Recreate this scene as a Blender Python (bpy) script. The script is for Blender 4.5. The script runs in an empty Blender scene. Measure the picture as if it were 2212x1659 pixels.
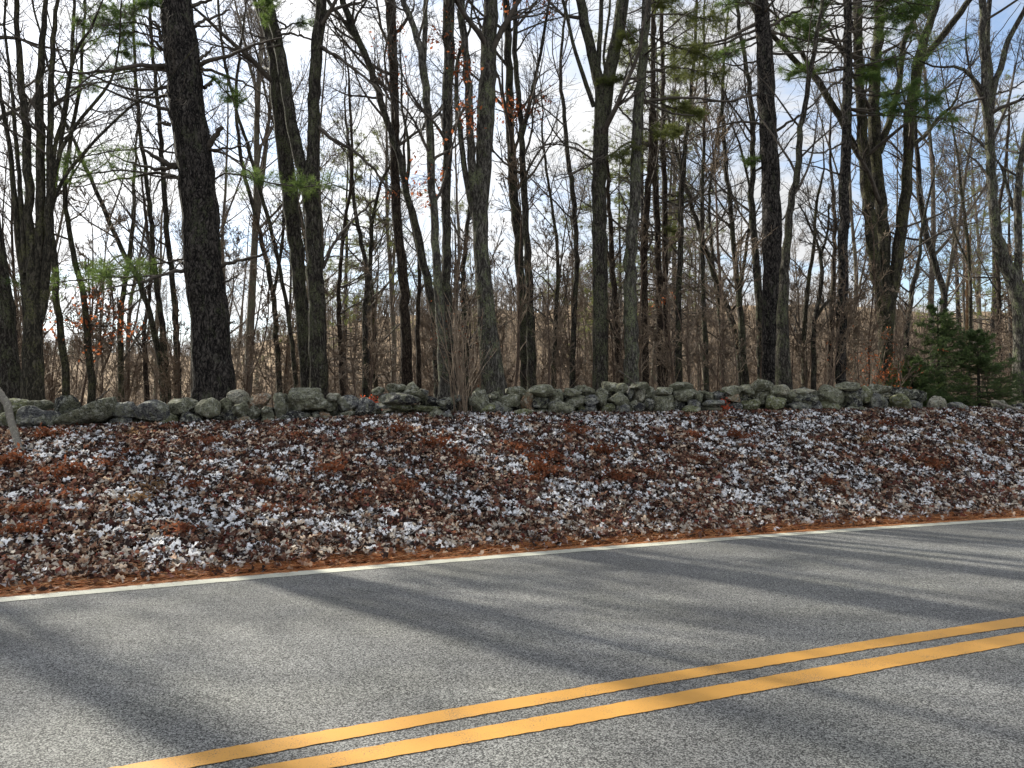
import bpy, math, numpy as np
from mathutils import Matrix
PI = math.pi
S = bpy.context.scene
COL = S.collection

# ------------------------------------------------------------------ camera
FPX, CX, CY, HOR = 1662.0, 1106.0, 829.5, 900.0      # focal length and centre of the photo in a 2212 px wide frame
EYE = 1.5
TH = math.atan((HOR - CY) / FPX)
cam = bpy.data.cameras.new('camera'); camo = bpy.data.objects.new('camera', cam); COL.objects.link(camo)
cam.sensor_width = 36; cam.lens = FPX / 2212 * 36; cam.clip_end = 3000; cam.clip_start = 0.05
camo.location = (0, 0, EYE); camo.rotation_euler = (PI / 2 + TH, 0, 0)
S.camera = camo
S.view_settings.view_transform = 'Standard'; S.view_settings.look = 'None'
S.view_settings.exposure = 0.64; S.view_settings.gamma = 1

def W(px, py, Y):
    """the point at depth Y seen at (px, py) of the 2212 px wide photo"""
    xc = (px - CX) / FPX; yc = (CY - py) / FPX
    d = np.array([xc, math.cos(TH) - yc * math.sin(TH), math.sin(TH) + yc * math.cos(TH)])
    return np.array([0, 0, EYE]) + d * (Y / d[1])
def G(px, py):
    """same, on the road plane z = 0"""
    xc = (px - CX) / FPX; yc = (CY - py) / FPX
    d = np.array([xc, math.cos(TH) - yc * math.sin(TH), math.sin(TH) + yc * math.cos(TH)])
    return np.array([0, 0, EYE]) + d * (-EYE / d[2])

# ------------------------------------------------------------------ sun and sky
SUN_EL, SUN_AZ = 31.0, -49.0                            # azimuth from +Y, negative to the left
sd = np.array([math.sin(math.radians(SUN_AZ)) * math.cos(math.radians(SUN_EL)),
               math.cos(math.radians(SUN_AZ)) * math.cos(math.radians(SUN_EL)), math.sin(math.radians(SUN_EL))])
sun = bpy.data.lights.new('sun', 'SUN'); sun.energy = 5.0; sun.angle = math.radians(.9); sun.color = (1, .95, .82)
suno = bpy.data.objects.new('sun', sun); COL.objects.link(suno)
suno.rotation_euler = (PI / 2 - math.radians(SUN_EL), 0, PI - math.radians(SUN_AZ))
world = bpy.data.worlds.new('World'); S.world = world; world.use_nodes = True
class NT:
    """small helper for node trees"""
    def __init__(s, tree): s.t = tree; tree.nodes.clear()
    def n(s, typ, **kw):
        nd = s.t.nodes.new(typ)
        for k, v in kw.items():
            if k.startswith('i_'): nd.inputs[k[2:].replace('_', ' ')].default_value = v
            elif k == 'ins':
                for a, b in v.items():
                    if hasattr(b, 'is_output') or hasattr(b, 'links'): s.t.links.new(b, nd.inputs[a])
                    else: nd.inputs[a].default_value = b
            else: setattr(nd, k, v)
        return nd
    def math(s, op, a, b=0.0, c=None, clamp=False):
        nd = s.t.nodes.new('ShaderNodeMath'); nd.operation = op; nd.use_clamp = clamp
        for i, v in enumerate([a, b] + ([c] if c is not None else [])):
            if hasattr(v, 'links'): s.t.links.new(v, nd.inputs[i])
            else: nd.inputs[i].default_value = v
        return nd.outputs[0]
    def mix(s, f, a, b, blend='MIX'):
        nd = s.t.nodes.new('ShaderNodeMix'); nd.data_type = 'RGBA'; nd.blend_type = blend
        for i, v in ((0, f), (6, a), (7, b)):
            if hasattr(v, 'links'): s.t.links.new(v, nd.inputs[i])
            else: nd.inputs[i].default_value = v if i == 0 else (*v[:3], 1)
        return nd.outputs[2]
    def ramp(s, f, stops):
        nd = s.t.nodes.new('ShaderNodeValToRGB'); e = nd.color_ramp.elements
        while len(e) < len(stops): e.new(.5)
        for k, (p, c) in enumerate(stops):
            e[k].position = p; e[k].color = (c, c, c, 1) if isinstance(c, (int, float)) else (*c[:3], 1)
        s.t.links.new(f, nd.inputs[0]); return nd.outputs[0]
    def noise(s, vec, scale, detail=4, rough=.55, dist=0.0):
        nd = s.t.nodes.new('ShaderNodeTexNoise')
        nd.inputs['Scale'].default_value = scale; nd.inputs['Detail'].default_value = detail
        nd.inputs['Roughness'].default_value = rough; nd.inputs['Distortion'].default_value = dist
        if vec is not None: s.t.links.new(vec, nd.inputs['Vector'])
        return nd.outputs['Fac']
    def mapping(s, vec, scale=(1, 1, 1), loc=(0, 0, 0)):
        nd = s.t.nodes.new('ShaderNodeMapping'); nd.inputs['Scale'].default_value = scale; nd.inputs['Location'].default_value = loc
        s.t.links.new(vec, nd.inputs['Vector']); return nd.outputs[0]
    def link(s, a, b): s.t.links.new(a, b)
w = NT(world.node_tree)
tc = w.n('ShaderNodeTexCoord')
sky = w.n('ShaderNodeTexSky', sky_type='NISHITA', sun_disc=False, sun_elevation=math.radians(SUN_EL),
          sun_rotation=math.radians(SUN_AZ), air_density=1.0, dust_density=.6, ozone_density=1.5)
sep = w.n('ShaderNodeSeparateXYZ'); w.link(tc.outputs['Generated'], sep.inputs[0])
zz = w.math('ADD', w.math('MAXIMUM', sep.outputs[2], 0.0), .22)
cmb = w.n('ShaderNodeCombineXYZ'); w.link(w.math('DIVIDE', sep.outputs[0], zz), cmb.inputs[0])
w.link(w.math('DIVIDE', sep.outputs[1], zz), cmb.inputs[1])
n1 = w.noise(w.mapping(cmb.outputs[0], (.9, 1.5, 1), (3.1, 1.7, 0)), 1.7, 9, .62, .5)
bd = W(2120, 395, 100) - np.array([0, 0, EYE]); bd /= np.linalg.norm(bd)
def dotn(v):
    nd = w.n('ShaderNodeVectorMath', operation='DOT_PRODUCT'); w.link(tc.outputs['Generated'], nd.inputs[0])
    nd.inputs[1].default_value = tuple(v); return nd.outputs['Value']
near_blue = w.ramp(dotn(bd), [(.984, 0.0), (.9985, 1.0)])
cover = w.math('SUBTRACT', w.math('ADD', n1, .03), w.math('MULTIPLY', near_blue, .22))
mask = w.ramp(cover, [(.37, .12), (.57, 1.0)])
n2 = w.noise(w.mapping(cmb.outputs[0], (1, 1.6, 1), (0, 5, 0)), 3.2, 6, .6)
glow = w.ramp(dotn(sd), [(.55, 0.0), (1.0, 1.0)])
cb = w.math('ADD', w.math('MULTIPLY', n2, .36), w.math('ADD', .38, w.math('MULTIPLY', glow, .55)))
cloud = w.mix(1.0, (.975, .985, 1.0), (1, 1, 1), 'MULTIPLY')
ccol = w.n('ShaderNodeVectorMath', operation='SCALE'); w.link(cloud, ccol.inputs[0]); w.link(cb, ccol.inputs['Scale'])
bg1 = w.n('ShaderNodeBackground', i_Strength=.15); w.link(sky.outputs[0], bg1.inputs[0])
bg2 = w.n('ShaderNodeBackground', i_Strength=1.0); w.link(ccol.outputs[0], bg2.inputs[0])
mx = w.n('ShaderNodeMixShader'); w.link(mask, mx.inputs[0]); w.link(bg1.outputs[0], mx.inputs[1]); w.link(bg2.outputs[0], mx.inputs[2])
wo = w.n('ShaderNodeOutputWorld'); w.link(mx.outputs[0], wo.inputs[0])

# ------------------------------------------------------------------ mesh helpers
def mesh_obj(name, V, F, mat, parent=None, smooth=True, loc=None, attr=None):
    """V (n,3); F list of (m,3) or (m,4) index arrays"""
    V = np.asarray(V, np.float32)
    if loc is not None: V = V - np.asarray(loc, np.float32)
    me = bpy.data.meshes.new(name)
    F = [np.asarray(f, np.int32) for f in F if len(f)]
    loops = np.concatenate([f.ravel() for f in F]); tot = np.concatenate([np.full(len(f), f.shape[1], np.int32) for f in F])
    start = np.concatenate([[0], np.cumsum(tot)[:-1]]).astype(np.int32)
    me.vertices.add(len(V)); me.vertices.foreach_set('co', V.ravel())
    me.loops.add(len(loops)); me.loops.foreach_set('vertex_index', loops)
    me.polygons.add(len(tot)); me.polygons.foreach_set('loop_start', start); me.polygons.foreach_set('loop_total', tot)
    if smooth: me.polygons.foreach_set('use_smooth', np.ones(len(tot), bool))
    if attr is not None:
        a = me.color_attributes.new('col', 'FLOAT_COLOR', 'POINT'); a.data.foreach_set('color', np.asarray(attr, np.float32).ravel())
    me.update(calc_edges=True)
    me.materials.append(mat)
    o = bpy.data.objects.new(name, me); COL.objects.link(o)
    if parent is not None: o.parent = parent
    elif loc is not None: o.location = tuple(float(v) for v in loc)
    return o
def empty(name, loc, label=None, cat=None, group=None, rz=0.0, sc=1.0):
    o = bpy.data.objects.new(name, None); COL.objects.link(o); o.empty_display_size = .2
    o.location = tuple(float(v) for v in loc); o.rotation_euler = (0, 0, rz); o.scale = (sc, sc, sc)
    tag(o, label, cat, group); return o
def tag(o, label=None, cat=None, group=None, kind=None):
    if label: o['label'] = label
    if cat: o['category'] = cat
    if group: o['group'] = group
    if kind: o['kind'] = kind
    return o
def copy_tree(o, loc, rz, sc, label=None, group=None):
    c = o.copy(); COL.objects.link(c); c.location = tuple(float(v) for v in loc); c.rotation_euler = (0, 0, rz); c.scale = (sc, sc, sc)
    if label: c['label'] = label
    if group: c['group'] = group
    for ch in list(o.children):
        d = ch.copy(); COL.objects.link(d); d.parent = c
    return c
def nrm(v): return v / np.maximum(np.linalg.norm(v, axis=-1, keepdims=True), 1e-9)

class Geo:
    def __init__(s): s.V = []; s.Q = []; s.T = []; s.n = 0
    def add(s, V, Q=None, T=None):
        V = V.reshape(-1, 3)
        if Q is not None and len(Q): s.Q.append(Q + s.n)
        if T is not None and len(T): s.T.append(T + s.n)
        s.V.append(V); s.n += len(V)
    def tubes(s, P, R, sides=4, bump=0.0, seed=0):
        """P (M,K,3) centre lines, R (M,K) radii"""
        M, K, _ = P.shape
        if M == 0: return
        T = np.gradient(P, axis=1) if K > 2 else np.repeat((P[:, 1:] - P[:, :1]), 2, axis=1)
        T = nrm(T)
        mean = np.abs(P[:, -1] - P[:, 0]); ax = np.argmin(mean, axis=1)
        ref = np.zeros((M, 1, 3)); ref[np.arange(M), 0, ax] = 1
        A = nrm(np.cross(T, ref)); B = np.cross(T, A)
        th = np.arange(sides) * 2 * PI / sides
        rad = np.repeat(R[:, :, None], sides, axis=2)
        if bump:
            rg = np.random.RandomState(seed)
            k = np.arange(K)[None, :, None]; t = th[None, None, :]; f = rg.uniform(0, 6, 8)
            rad = rad * (1 + bump * (.5 * np.sin(2 * t + k * .23 + f[0]) + .35 * np.sin(3 * t - k * .41 + f[1]) + .4 * np.sin(k * .9 + f[2] + np.sin(t + f[3])) + .45 * rg.normal(size=(M, K, sides)) * .5))
        V = P[:, :, None, :] + rad[..., None] * (A[:, :, None, :] * np.cos(th)[None, None, :, None] + B[:, :, None, :] * np.sin(th)[None, None, :, None])
        base = (np.arange(M) * K * sides)[:, None, None]
        kk = np.arange(K - 1)[None, :, None] * sides; j = np.arange(sides)[None, None, :]; j2 = (j + 1) % sides
        Q = np.stack([base + kk + j, base + kk + j2, base + kk + sides + j2, base + kk + sides + j], axis=-1).reshape(-1, 4)
        s.add(V, Q)
    def obj(s, name, mat, parent=None, loc=None, smooth=True, attr=None):
        if not s.V: return None
        F = []
        if s.Q: F.append(np.concatenate(s.Q))
        if s.T: F.append(np.concatenate(s.T))
        return mesh_obj(name, np.concatenate(s.V), F, mat, parent, smooth, loc, attr)

def grow(rg, P, R, n, t0, t1, ang, ratio, K, wander, trop, rr=.55, rmin=.0025, flat=0.0, lmin=0.0, lmax=99.0, plen=None):
    M, N, _ = P.shape; tot = M * n
    pi = np.repeat(np.arange(M), n); t = rg.uniform(t0, t1, tot) * (N - 1.001); i = t.astype(int); f = (t - i)[:, None]
    pos = P[pi, i] * (1 - f) + P[pi, i + 1] * f; tan = nrm(P[pi, i + 1] - P[pi, i])
    r0 = (R[pi, i] * (1 - f[:, 0]) + R[pi, i + 1] * f[:, 0]) * rr
    L = np.linalg.norm(P[:, 1:] - P[:, :-1], axis=2).sum(1) if plen is None else np.full(M, plen)
    L = np.clip(L[pi] * ratio * (1 - .55 * t / (N - 1)) * rg.uniform(.55, 1.3, tot), lmin, lmax)
    v = rg.normal(size=(tot, 3)); v[:, 2] *= (1 - flat); v -= (v * tan).sum(1, keepdims=True) * tan; v = nrm(v)
    a = np.radians(rg.normal(ang, 11, tot))[:, None]
    d = nrm(tan * np.cos(a) + v * np.sin(a)); d[:, 2] *= (1 - flat * .6); d = nrm(d)
    pts = [pos]; st = (L / (K - 1))[:, None]
    for k in range(K - 1):
        pts.append(pts[-1] + d * st)
        d = nrm(d + rg.normal(size=(tot, 3)) * wander + np.array([0, 0, trop]))
    s = np.linspace(0, 1, K)[None, :]
    r0 = np.minimum(r0, L * .03 + .004)
    return np.stack(pts, axis=1), np.maximum(r0[:, None] * (1 - s * .85), rmin)

def resample(P, R, K):
    """Catmull-Rom through the traced points, K even samples"""
    P = np.asarray(P, float); R = np.asarray(R, float); n = len(P)
    A = np.vstack([2 * P[0] - P[1], P, 2 * P[-1] - P[-2]]); out = []; ro = []
    for i in range(n - 1):
        p0, p1, p2, p3 = A[i], A[i + 1], A[i + 2], A[i + 3]
        for t in np.linspace(0, 1, 14, endpoint=False):
            out.append(.5 * ((2 * p1) + (-p0 + p2) * t + (2 * p0 - 5 * p1 + 4 * p2 - p3) * t * t + (-p0 + 3 * p1 - 3 * p2 + p3) * t ** 3))
            ro.append(R[i] * (1 - t) + R[i + 1] * t)
    out.append(P[-1]); ro.append(R[-1]); out = np.array(out); ro = np.array(ro)
    d = np.concatenate([[0], np.cumsum(np.linalg.norm(np.diff(out, axis=0), axis=1))]); u = np.linspace(0, d[-1], K)
    return np.stack([np.interp(u, d, out[:, k]) for k in range(3)], 1), np.interp(u, d, ro)

_tab = np.random.RandomState(7).rand(256, 256)
def vn(x, y):
    xi = np.floor(x).astype(int); yi = np.floor(y).astype(int); fx = x - xi; fy = y - yi
    fx = fx * fx * (3 - 2 * fx); fy = fy * fy * (3 - 2 * fy)
    g = lambda a, b: _tab[a % 256, b % 256]
    return (g(xi, yi) * (1 - fx) + g(xi + 1, yi) * fx) * (1 - fy) + (g(xi, yi + 1) * (1 - fx) + g(xi + 1, yi + 1) * fx) * fy
def fbm(x, y, o=4):
    s = 0; a = .5
    for k in range(o): s = s + a * vn(x * 2 ** k + 17 * k, y * 2 ** k + 5 * k); a *= .5
    return s / (1 - .5 ** o)

# ------------------------------------------------------------------ materials
def principled(name, rough=.85, spec=.3):
    m = bpy.data.materials.new(name); m.use_nodes = True; t = NT(m.node_tree)
    b = t.n('ShaderNodeBsdfPrincipled'); b.inputs['Roughness'].default_value = rough; b.inputs['Specular IOR Level'].default_value = spec
    o = t.n('ShaderNodeOutputMaterial'); t.link(b.outputs[0], o.inputs[0])
    return m, t, b
def bump(t, b, h, strength, dist):
    nd = t.n('ShaderNodeBump'); nd.inputs['Strength'].default_value = strength; nd.inputs['Distance'].default_value = dist
    t.link(h, nd.inputs['Height']); t.link(nd.outputs[0], b.inputs['Normal'])
def bark(name, dark, light, moss, moss_amt=.5, sc=1.0, ridge=1.0):
    m, t, b = principled(name, .92, .15)
    co = t.n('ShaderNodeTexCoord').outputs['Object']
    inf = t.n('ShaderNodeObjectInfo').outputs['Random']
    wob = t.n('ShaderNodeTexNoise'); wob.inputs['Scale'].default_value = 5; wob.inputs['Detail'].default_value = 3; t.link(co, wob.inputs['Vector'])
    vs = t.n('ShaderNodeVectorMath', operation='SCALE'); t.link(wob.outputs['Color'], vs.inputs[0]); vs.inputs['Scale'].default_value = .16 / sc
    va = t.n('ShaderNodeVectorMath', operation='ADD'); t.link(co, va.inputs[0]); t.link(vs.outputs[0], va.inputs[1])
    r1 = t.noise(t.mapping(va.outputs[0], (26 * sc, 26 * sc, 5 * sc)), 1.0, 7, .7, .3)
    r2 = t.math('MULTIPLY', t.math('ABSOLUTE', t.math('SUBTRACT', t.noise(t.mapping(va.outputs[0], (17 * sc, 17 * sc, 2.6 * sc)), 1.0, 4, .6), .5)), 5.0, None, True)
    vor = t.n('ShaderNodeTexVoronoi', feature='DISTANCE_TO_EDGE'); vor.inputs['Scale'].default_value = 1.0
    t.link(t.mapping(va.outputs[0], (30 * sc, 30 * sc, 9 * sc)), vor.inputs['Vector'])
    plates = t.ramp(vor.outputs['Distance'], [(0.0, 0.0), (.4, 1.0)])
    h = t.math('ADD', t.math('MULTIPLY', r1, .75), t.math('ADD', t.math('MULTIPLY', plates, .22 * ridge), t.math('MULTIPLY', r2, .28)))
    base = t.mix(t.ramp(h, [(.44, 0.0), (.86, 1.0)]), dark, light)
    pn = t.noise(t.mapping(co, (3, 3, 1.6)), 1.6, 6, .7)
    pm = t.ramp(t.math('ADD', pn, t.math('MULTIPLY', t.math('SUBTRACT', inf, .5), .06)), [(.62 - .22 * moss_amt, 0.0), (.70 - .16 * moss_amt, 1.0)])
    fine = t.ramp(t.noise(co, 38, 3, .6), [(.40, 0.0), (.62, 1.0)])
    pm = t.math('MULTIPLY', pm, fine)
    c = t.mix(pm, base, moss)
    sp = t.ramp(t.noise(t.mapping(co, (1.6, 1.6, 1)), 10, 5, .8), [(.64, 0.0), (.70, .75)])
    c = t.mix(sp, c, (.30, .33, .27))
    t.link(c, b.inputs['Base Color']); bump(t, b, h, 1.0, .045 / sc)
    return m
M_pine = bark('pine_bark', (.008, .007, .007), (.140, .124, .112), (.105, .115, .070), .35, .8, 1.4)
M_gray = bark('gray_bark', (.020, .017, .015), (.210, .190, .160), (.125, .135, .075), .65, 1.2, .7)
M_pale = bark('pale_bark', (.035, .031, .027), (.290, .272, .235), (.20, .225, .12), .6, 1.2, .7)
M_moss = bark('mossy_bark', (.024, .022, .017), (.170, .150, .115), (.130, .130, .060), .6, 1.1, .8)
M_brown = bark('brown_bark', (.022, .016, .013), (.190, .150, .115), (.12, .11, .07), .3, 1.2, .8)
M_back = bark('far_bark', (.12, .10, .082), (.33, .28, .23), (.20, .21, .13), .6, 1.0, .4)  # back tree bark, lightened in its colour instead of haze
M_sap = bark('sapling_bark', (.10, .070, .054), (.42, .32, .24), (.15, .13, .10), .3, 1.5, .2)
M_dead = bark('bare_wood', (.16, .09, .045), (.46, .33, .20), (.40, .34, .24), .1, 1.0, .4)
M_stick = bark('peeled_wood', (.22, .20, .17), (.50, .47, .40), (.30, .30, .2), .2, 1.4, .4)
def plain(name, c1, c2, sc=6, rough=.8, trans=0.0):
    m, t, b = principled(name, rough, .2)
    co = t.n('ShaderNodeTexCoord').outputs['Object']
    t.link(t.mix(t.ramp(t.noise(co, sc, 5, .7), [(.35, 0.0), (.65, 1.0)]), c1, c2), b.inputs['Base Color'])
    if trans:
        tr = t.n('ShaderNodeBsdfTranslucent'); tr.inputs[0].default_value = (*[min(1, v * 1.5) for v in c2], 1)
        ms = t.n('ShaderNodeMixShader'); ms.inputs[0].default_value = trans
        t.link(b.outputs[0], ms.inputs[1]); t.link(tr.outputs[0], ms.inputs[2])
        out = [n for n in t.t.nodes if n.type == 'OUTPUT_MATERIAL'][0]; t.link(ms.outputs[0], out.inputs[0])
    return m
M_twig = plain('twig_bark', (.045, .038, .032), (.140, .120, .100), 5)
M_twig_brown = plain('brown_twig', (.10, .075, .056), (.31, .24, .175), 5)
M_twig_back = plain('far_twig', (.11, .09, .073), (.28, .23, .185), 3)  # paler twigs, brightening the dim background in place of haze
M_needle = plain('pine_needles_green', (.035, .090, .045), (.150, .215, .055), 1.1, .6, .4)
M_needle_olive = plain('pine_needles_olive', (.055, .075, .025), (.165, .185, .055), 3, .6, .4)
M_spruce = plain('spruce_needles', (.020, .050, .022), (.150, .205, .075), 5, .6, .25)
M_orange = plain('orange_leaves', (.17, .050, .025), (.36, .12, .05), 3, .7, .45)
M_russet = plain('russet_leaves', (.11, .035, .022), (.25, .09, .045), 3, .7, .4)
M_fern = plain('dry_fern_leaves', (.060, .022, .014), (.22, .075, .035), 9, .8, .25)
M_grass = plain('dry_grass', (.13, .08, .045), (.34, .21, .11), 9, .8, .25)
M_red = plain('red_leaves', (.36, .05, .03), (.60, .12, .05), 4, .7, .4)
M_shrub = plain('light_green_leaves', (.09, .15, .04), (.22, .30, .09), 5, .7, .4)

# ------------------------------------------------------------------ road curves, fitted to what the photo shows on the road plane
def fit(pts):
    g = np.array([G(*p) for p in pts]); return np.polyfit(g[:, 0], g[:, 1], 2)
edge_c = fit([(0, 1297), (200, 1281), (400, 1262), (600, 1243), (737, 1231), (937, 1214), (1137, 1198), (1337, 1183), (1475, 1172), (1684, 1157), (1894, 1143), (2103, 1128), (2212, 1121)])
y1t = fit([(277, 1657), (500, 1616), (737, 1575), (937, 1540), (1137, 1505), (1337, 1474), (1475, 1453), (1824, 1392), (2212, 1334)])
y1b = fit([(433, 1659), (737, 1601), (1137, 1528), (1475, 1473), (2212, 1354)])
y2t = fit([(560, 1659), (737, 1627), (1106, 1560), (1475, 1497), (2212, 1367)])
y2b = fit([(737, 1659), (1106, 1591), (1475, 1527), (2212, 1392)])
def curve(c, X, x0=-6.5, x1=9.0):
    X = np.asarray(X, float); Xc = np.clip(X, x0, x1); return np.polyval(c, Xc) + np.polyval(np.polyder(c), Xc) * (X - Xc)
Ye = lambda X: curve(edge_c, X) + .22                      # far rim of the asphalt
def Yw(X):                                                  # line of the stone wall
    X = np.asarray(X, float); return 13.0 + .28 * np.minimum(X, 12) + .44 * np.maximum(X - 12, 0)
_wx = np.array([-300, 0, 150, 400, 620, 800, 1000, 1400, 1750, 2000, 2212, 2600.])
_wr = np.array([935, 930, 928, 921, 916, 906, 899, 898, 892, 889, 887, 885.])
def zwall(X):
    X = np.asarray(X, float); Y = Yw(X); px = CX + X / Y * FPX; row = np.interp(px, _wx, _wr)
    return EYE - (row - HOR) / FPX * Y * 1.0
_cx = np.array([-800, 0, 400, 900, 1500, 2212, 3000.]); _cr = np.array([795, 790, 782, 690, 632, 600, 610.])
def terrain(X, Y):
    X, Y = np.broadcast_arrays(np.asarray(X, float), np.asarray(Y, float))
    ye = Ye(X); yw = Yw(X) - .25; yw = np.maximum(yw, ye + 2.5)
    t = np.clip((Y - ye) / (yw - ye), 0, 1); zw = zwall(X)
    zb = zw * (.72 * t + .28 * t * t * (3 - 2 * t)) + .07 * (fbm(X * 1.1, Y * 1.1) - .5) * np.sin(PI * np.clip(t, 0, 1)) ** .5
    d = Y - yw
    px = CX + X / np.maximum(Y, 5) * FPX; crest = EYE + (HOR - np.interp(px, _cx, _cr) - 34 * (fbm(px * .006, px * 0 + 3, 3) - .5)) / FPX * 360
    back = zw + np.interp(d, [0, 3, 10, 30, 70, 120, 170], [0, -.05, -.55, -2.2, -6.0, -9.0, -9.5])
    u = np.clip((d - 150) / 200, 0, 1); hill = u * u * (3 - 2 * u)
    back = back * (1 - hill) + crest * hill - np.maximum(d - 350, 0) * .02
    back = back + np.clip(d / 60, 0, 1) * 3 * (fbm(X * .02, Y * .02) - .5) + np.clip(d, 0, 1) * .25 * (fbm(X * .3, Y * .3) - .5)
    return np.where(Y < ye, 0.0, np.where(d < 0, zb, back))

# ------------------------------------------------------------------ ground, road, markings
m, t, b = principled('forest_floor', .95, .1)
co = t.n('ShaderNodeTexCoord').outputs['Object']
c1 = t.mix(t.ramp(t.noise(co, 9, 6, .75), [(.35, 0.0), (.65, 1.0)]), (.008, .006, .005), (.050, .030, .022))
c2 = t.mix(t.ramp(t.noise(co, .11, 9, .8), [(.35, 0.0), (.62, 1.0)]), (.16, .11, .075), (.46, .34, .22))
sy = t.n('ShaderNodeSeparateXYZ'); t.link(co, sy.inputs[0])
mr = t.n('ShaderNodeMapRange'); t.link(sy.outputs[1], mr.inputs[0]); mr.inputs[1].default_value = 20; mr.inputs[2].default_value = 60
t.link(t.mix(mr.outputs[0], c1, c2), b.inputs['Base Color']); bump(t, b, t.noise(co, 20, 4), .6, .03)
M_floor = m
xs = np.unique(np.concatenate([np.linspace(-420, -16, 50), np.linspace(-16, 26, 170), np.linspace(26, 560, 60)]))
def rows(X):
    ye = Ye(X); yw = np.maximum(Yw(X) - .25, ye + 2.5)
    a = [np.linspace(-90, 0, 6)[:-1, None] + 0 * X[None], (0 + (ye - 0) * np.linspace(0, 1, 4)[:, None]),
         ye + (yw - ye) * np.linspace(0, 1, 40)[1:, None]]
    dd = np.concatenate([np.linspace(.3, 12, 18), np.geomspace(14, 800, 60)])
    a.append(yw + dd[:, None]); return np.vstack(a)
xk = np.clip(xs, -60, 60); YY = rows(xk); XX = np.broadcast_to(xs, YY.shape); ZZ = terrain(np.broadcast_to(xk, YY.shape), YY)
far = np.clip((YY - 60) / 60, 0, 1); ZZ = ZZ * (1 - far) + terrain(XX, YY) * far
R_, C_ = YY.shape; idx = np.arange(R_ * C_).reshape(R_, C_)
Fq = np.stack([idx[:-1, :-1], idx[:-1, 1:], idx[1:, 1:], idx[1:, :-1]], -1).reshape(-1, 4)
tag(mesh_obj('ground', np.stack([XX, YY, ZZ], -1).reshape(-1, 3), [Fq], M_floor), kind='structure')

ROAD_ANG = math.atan(float(np.polyval(np.polyder(edge_c), 1.0)))
m, t, b = principled('asphalt', .78, .32)
co = t.n('ShaderNodeTexCoord').outputs['Object']
v1 = t.n('ShaderNodeTexVoronoi'); v1.inputs['Scale'].default_value = 165; t.link(co, v1.inputs['Vector'])
sv = t.n('ShaderNodeSeparateXYZ'); t.link(v1.outputs['Color'], sv.inputs[0])
fineN = t.noise(co, 260, 3, .75)
agg = t.math('ADD', t.math('MULTIPLY', sv.outputs[0], .55), t.math('MULTIPLY', fineN, .55))
col = t.ramp(agg, [(.27, (.012, .012, .012)), (.50, (.100, .100, .099)), (.80, (.40, .40, .385))])
big = t.ramp(t.noise(co, .55, 5, .6), [(.30, .72), (.70, 1.15)])
trk = t.n('ShaderNodeMapping'); t.link(co, trk.inputs['Vector']); trk.inputs['Rotation'].default_value = (0, 0, -ROAD_ANG); trk.inputs['Scale'].default_value = (.12, 1.0, 1)
lanes = t.ramp(t.noise(trk.outputs[0], 1.6, 4, .6), [(.32, .80), (.68, 1.10)])
col = t.mix(1.0, col, lanes, 'MULTIPLY')
col = t.mix(1.0, col, big, 'MULTIPLY')
warm = t.ramp(t.noise(co, .9, 3), [(.45, 0.0), (.65, .5)])
col = t.mix(warm, col, t.mix(1.0, col, (1.02, 1.02, .93), 'MULTIPLY'))
wv = t.noise(t.mapping(co, (.35, 2.2, 1)), 1.3, 6, .75, 1.8)
crack = t.ramp(t.math('ABSOLUTE', t.math('SUBTRACT', wv, .5)), [(0.0, .35), (.006, 1.0)])
cm = t.ramp(t.noise(co, .4, 2), [(.50, 0.0), (.60, 1.0)])
col = t.mix(cm, col, t.mix(1.0, col, crack, 'MULTIPLY'))
t.link(col, b.inputs['Base Color']); bump(t, b, agg, .55, .006)
M_road = m
def strip(name, x0, x1, n, fa, fb, z, mat, rows_=2):
    X = np.linspace(x0, x1, n); A = fa(X); B = fb(X)
    V = np.stack([np.stack([X, A * (1 - k) + B * k, np.full(n, z)], -1) for k in np.linspace(0, 1, rows_)])
    i = np.arange(rows_ * n).reshape(rows_, n); F = np.stack([i[:-1, :-1], i[:-1, 1:], i[1:, 1:], i[1:, :-1]], -1).reshape(-1, 4)
    return tag(mesh_obj(name, V.reshape(-1, 3), [F], mat), kind='structure')
cen = lambda X: curve((np.array(y1b) + np.array(y2t)) / 2, X)
rgr = np.random.RandomState(3)
def rim(X): return Ye(X) + .05 * (fbm(X * 3, X * 0 + 3) - .5) + .03 * (fbm(X * 16, X * 0 + 9) - .5)
strip('road', -70, 70, 2400, lambda X: cen(X) * 2 - Ye(X) - .1, rim, .004, M_road, 3)
def paint(name, c, wear, edge=.5):
    m, t, b = principled(name, .6, .35)
    co = t.n('ShaderNodeTexCoord').outputs['Object']
    n = t.noise(co, 120, 4, .75); big = t.noise(co, 3, 4, .6)
    f = t.ramp(t.math('ADD', n, t.math('MULTIPLY', big, .5)), [(wear + .08, 1.0), (wear + .17, 0.0)])
    base = t.mix(t.ramp(t.noise(co, 2.0, 6, .7), [(.3, 0.0), (.7, 1.0)]), tuple(v * .86 for v in c), c)
    t.link(t.mix(f, base, (.10, .095, .085)), b.inputs['Base Color']); bump(t, b, t.noise(co, 170, 3, .7), .35, .004)
    return m
M_yel = paint('yellow_paint', (.66, .34, .075), .50); M_wht = paint('white_paint', (.60, .60, .50), .53)
jag = lambda s: (lambda X: .008 * (fbm(X * 45, X * 0 + s) - .5) * 2 + .012 * (fbm(X * 3, X * 0 + s) - .5))
ew = .112
strip('edge_line', -60, 60, 4000, lambda X: curve(edge_c, X) - ew + jag(1)(X), lambda X: curve(edge_c, X) + ew + jag(2)(X), .008, M_wht)
strip('centre_line', -60, 60, 4000, lambda X: curve(y1b, X) + jag(3)(X), lambda X: curve(y1t, X) + jag(4)(X), .008, M_yel)
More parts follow.
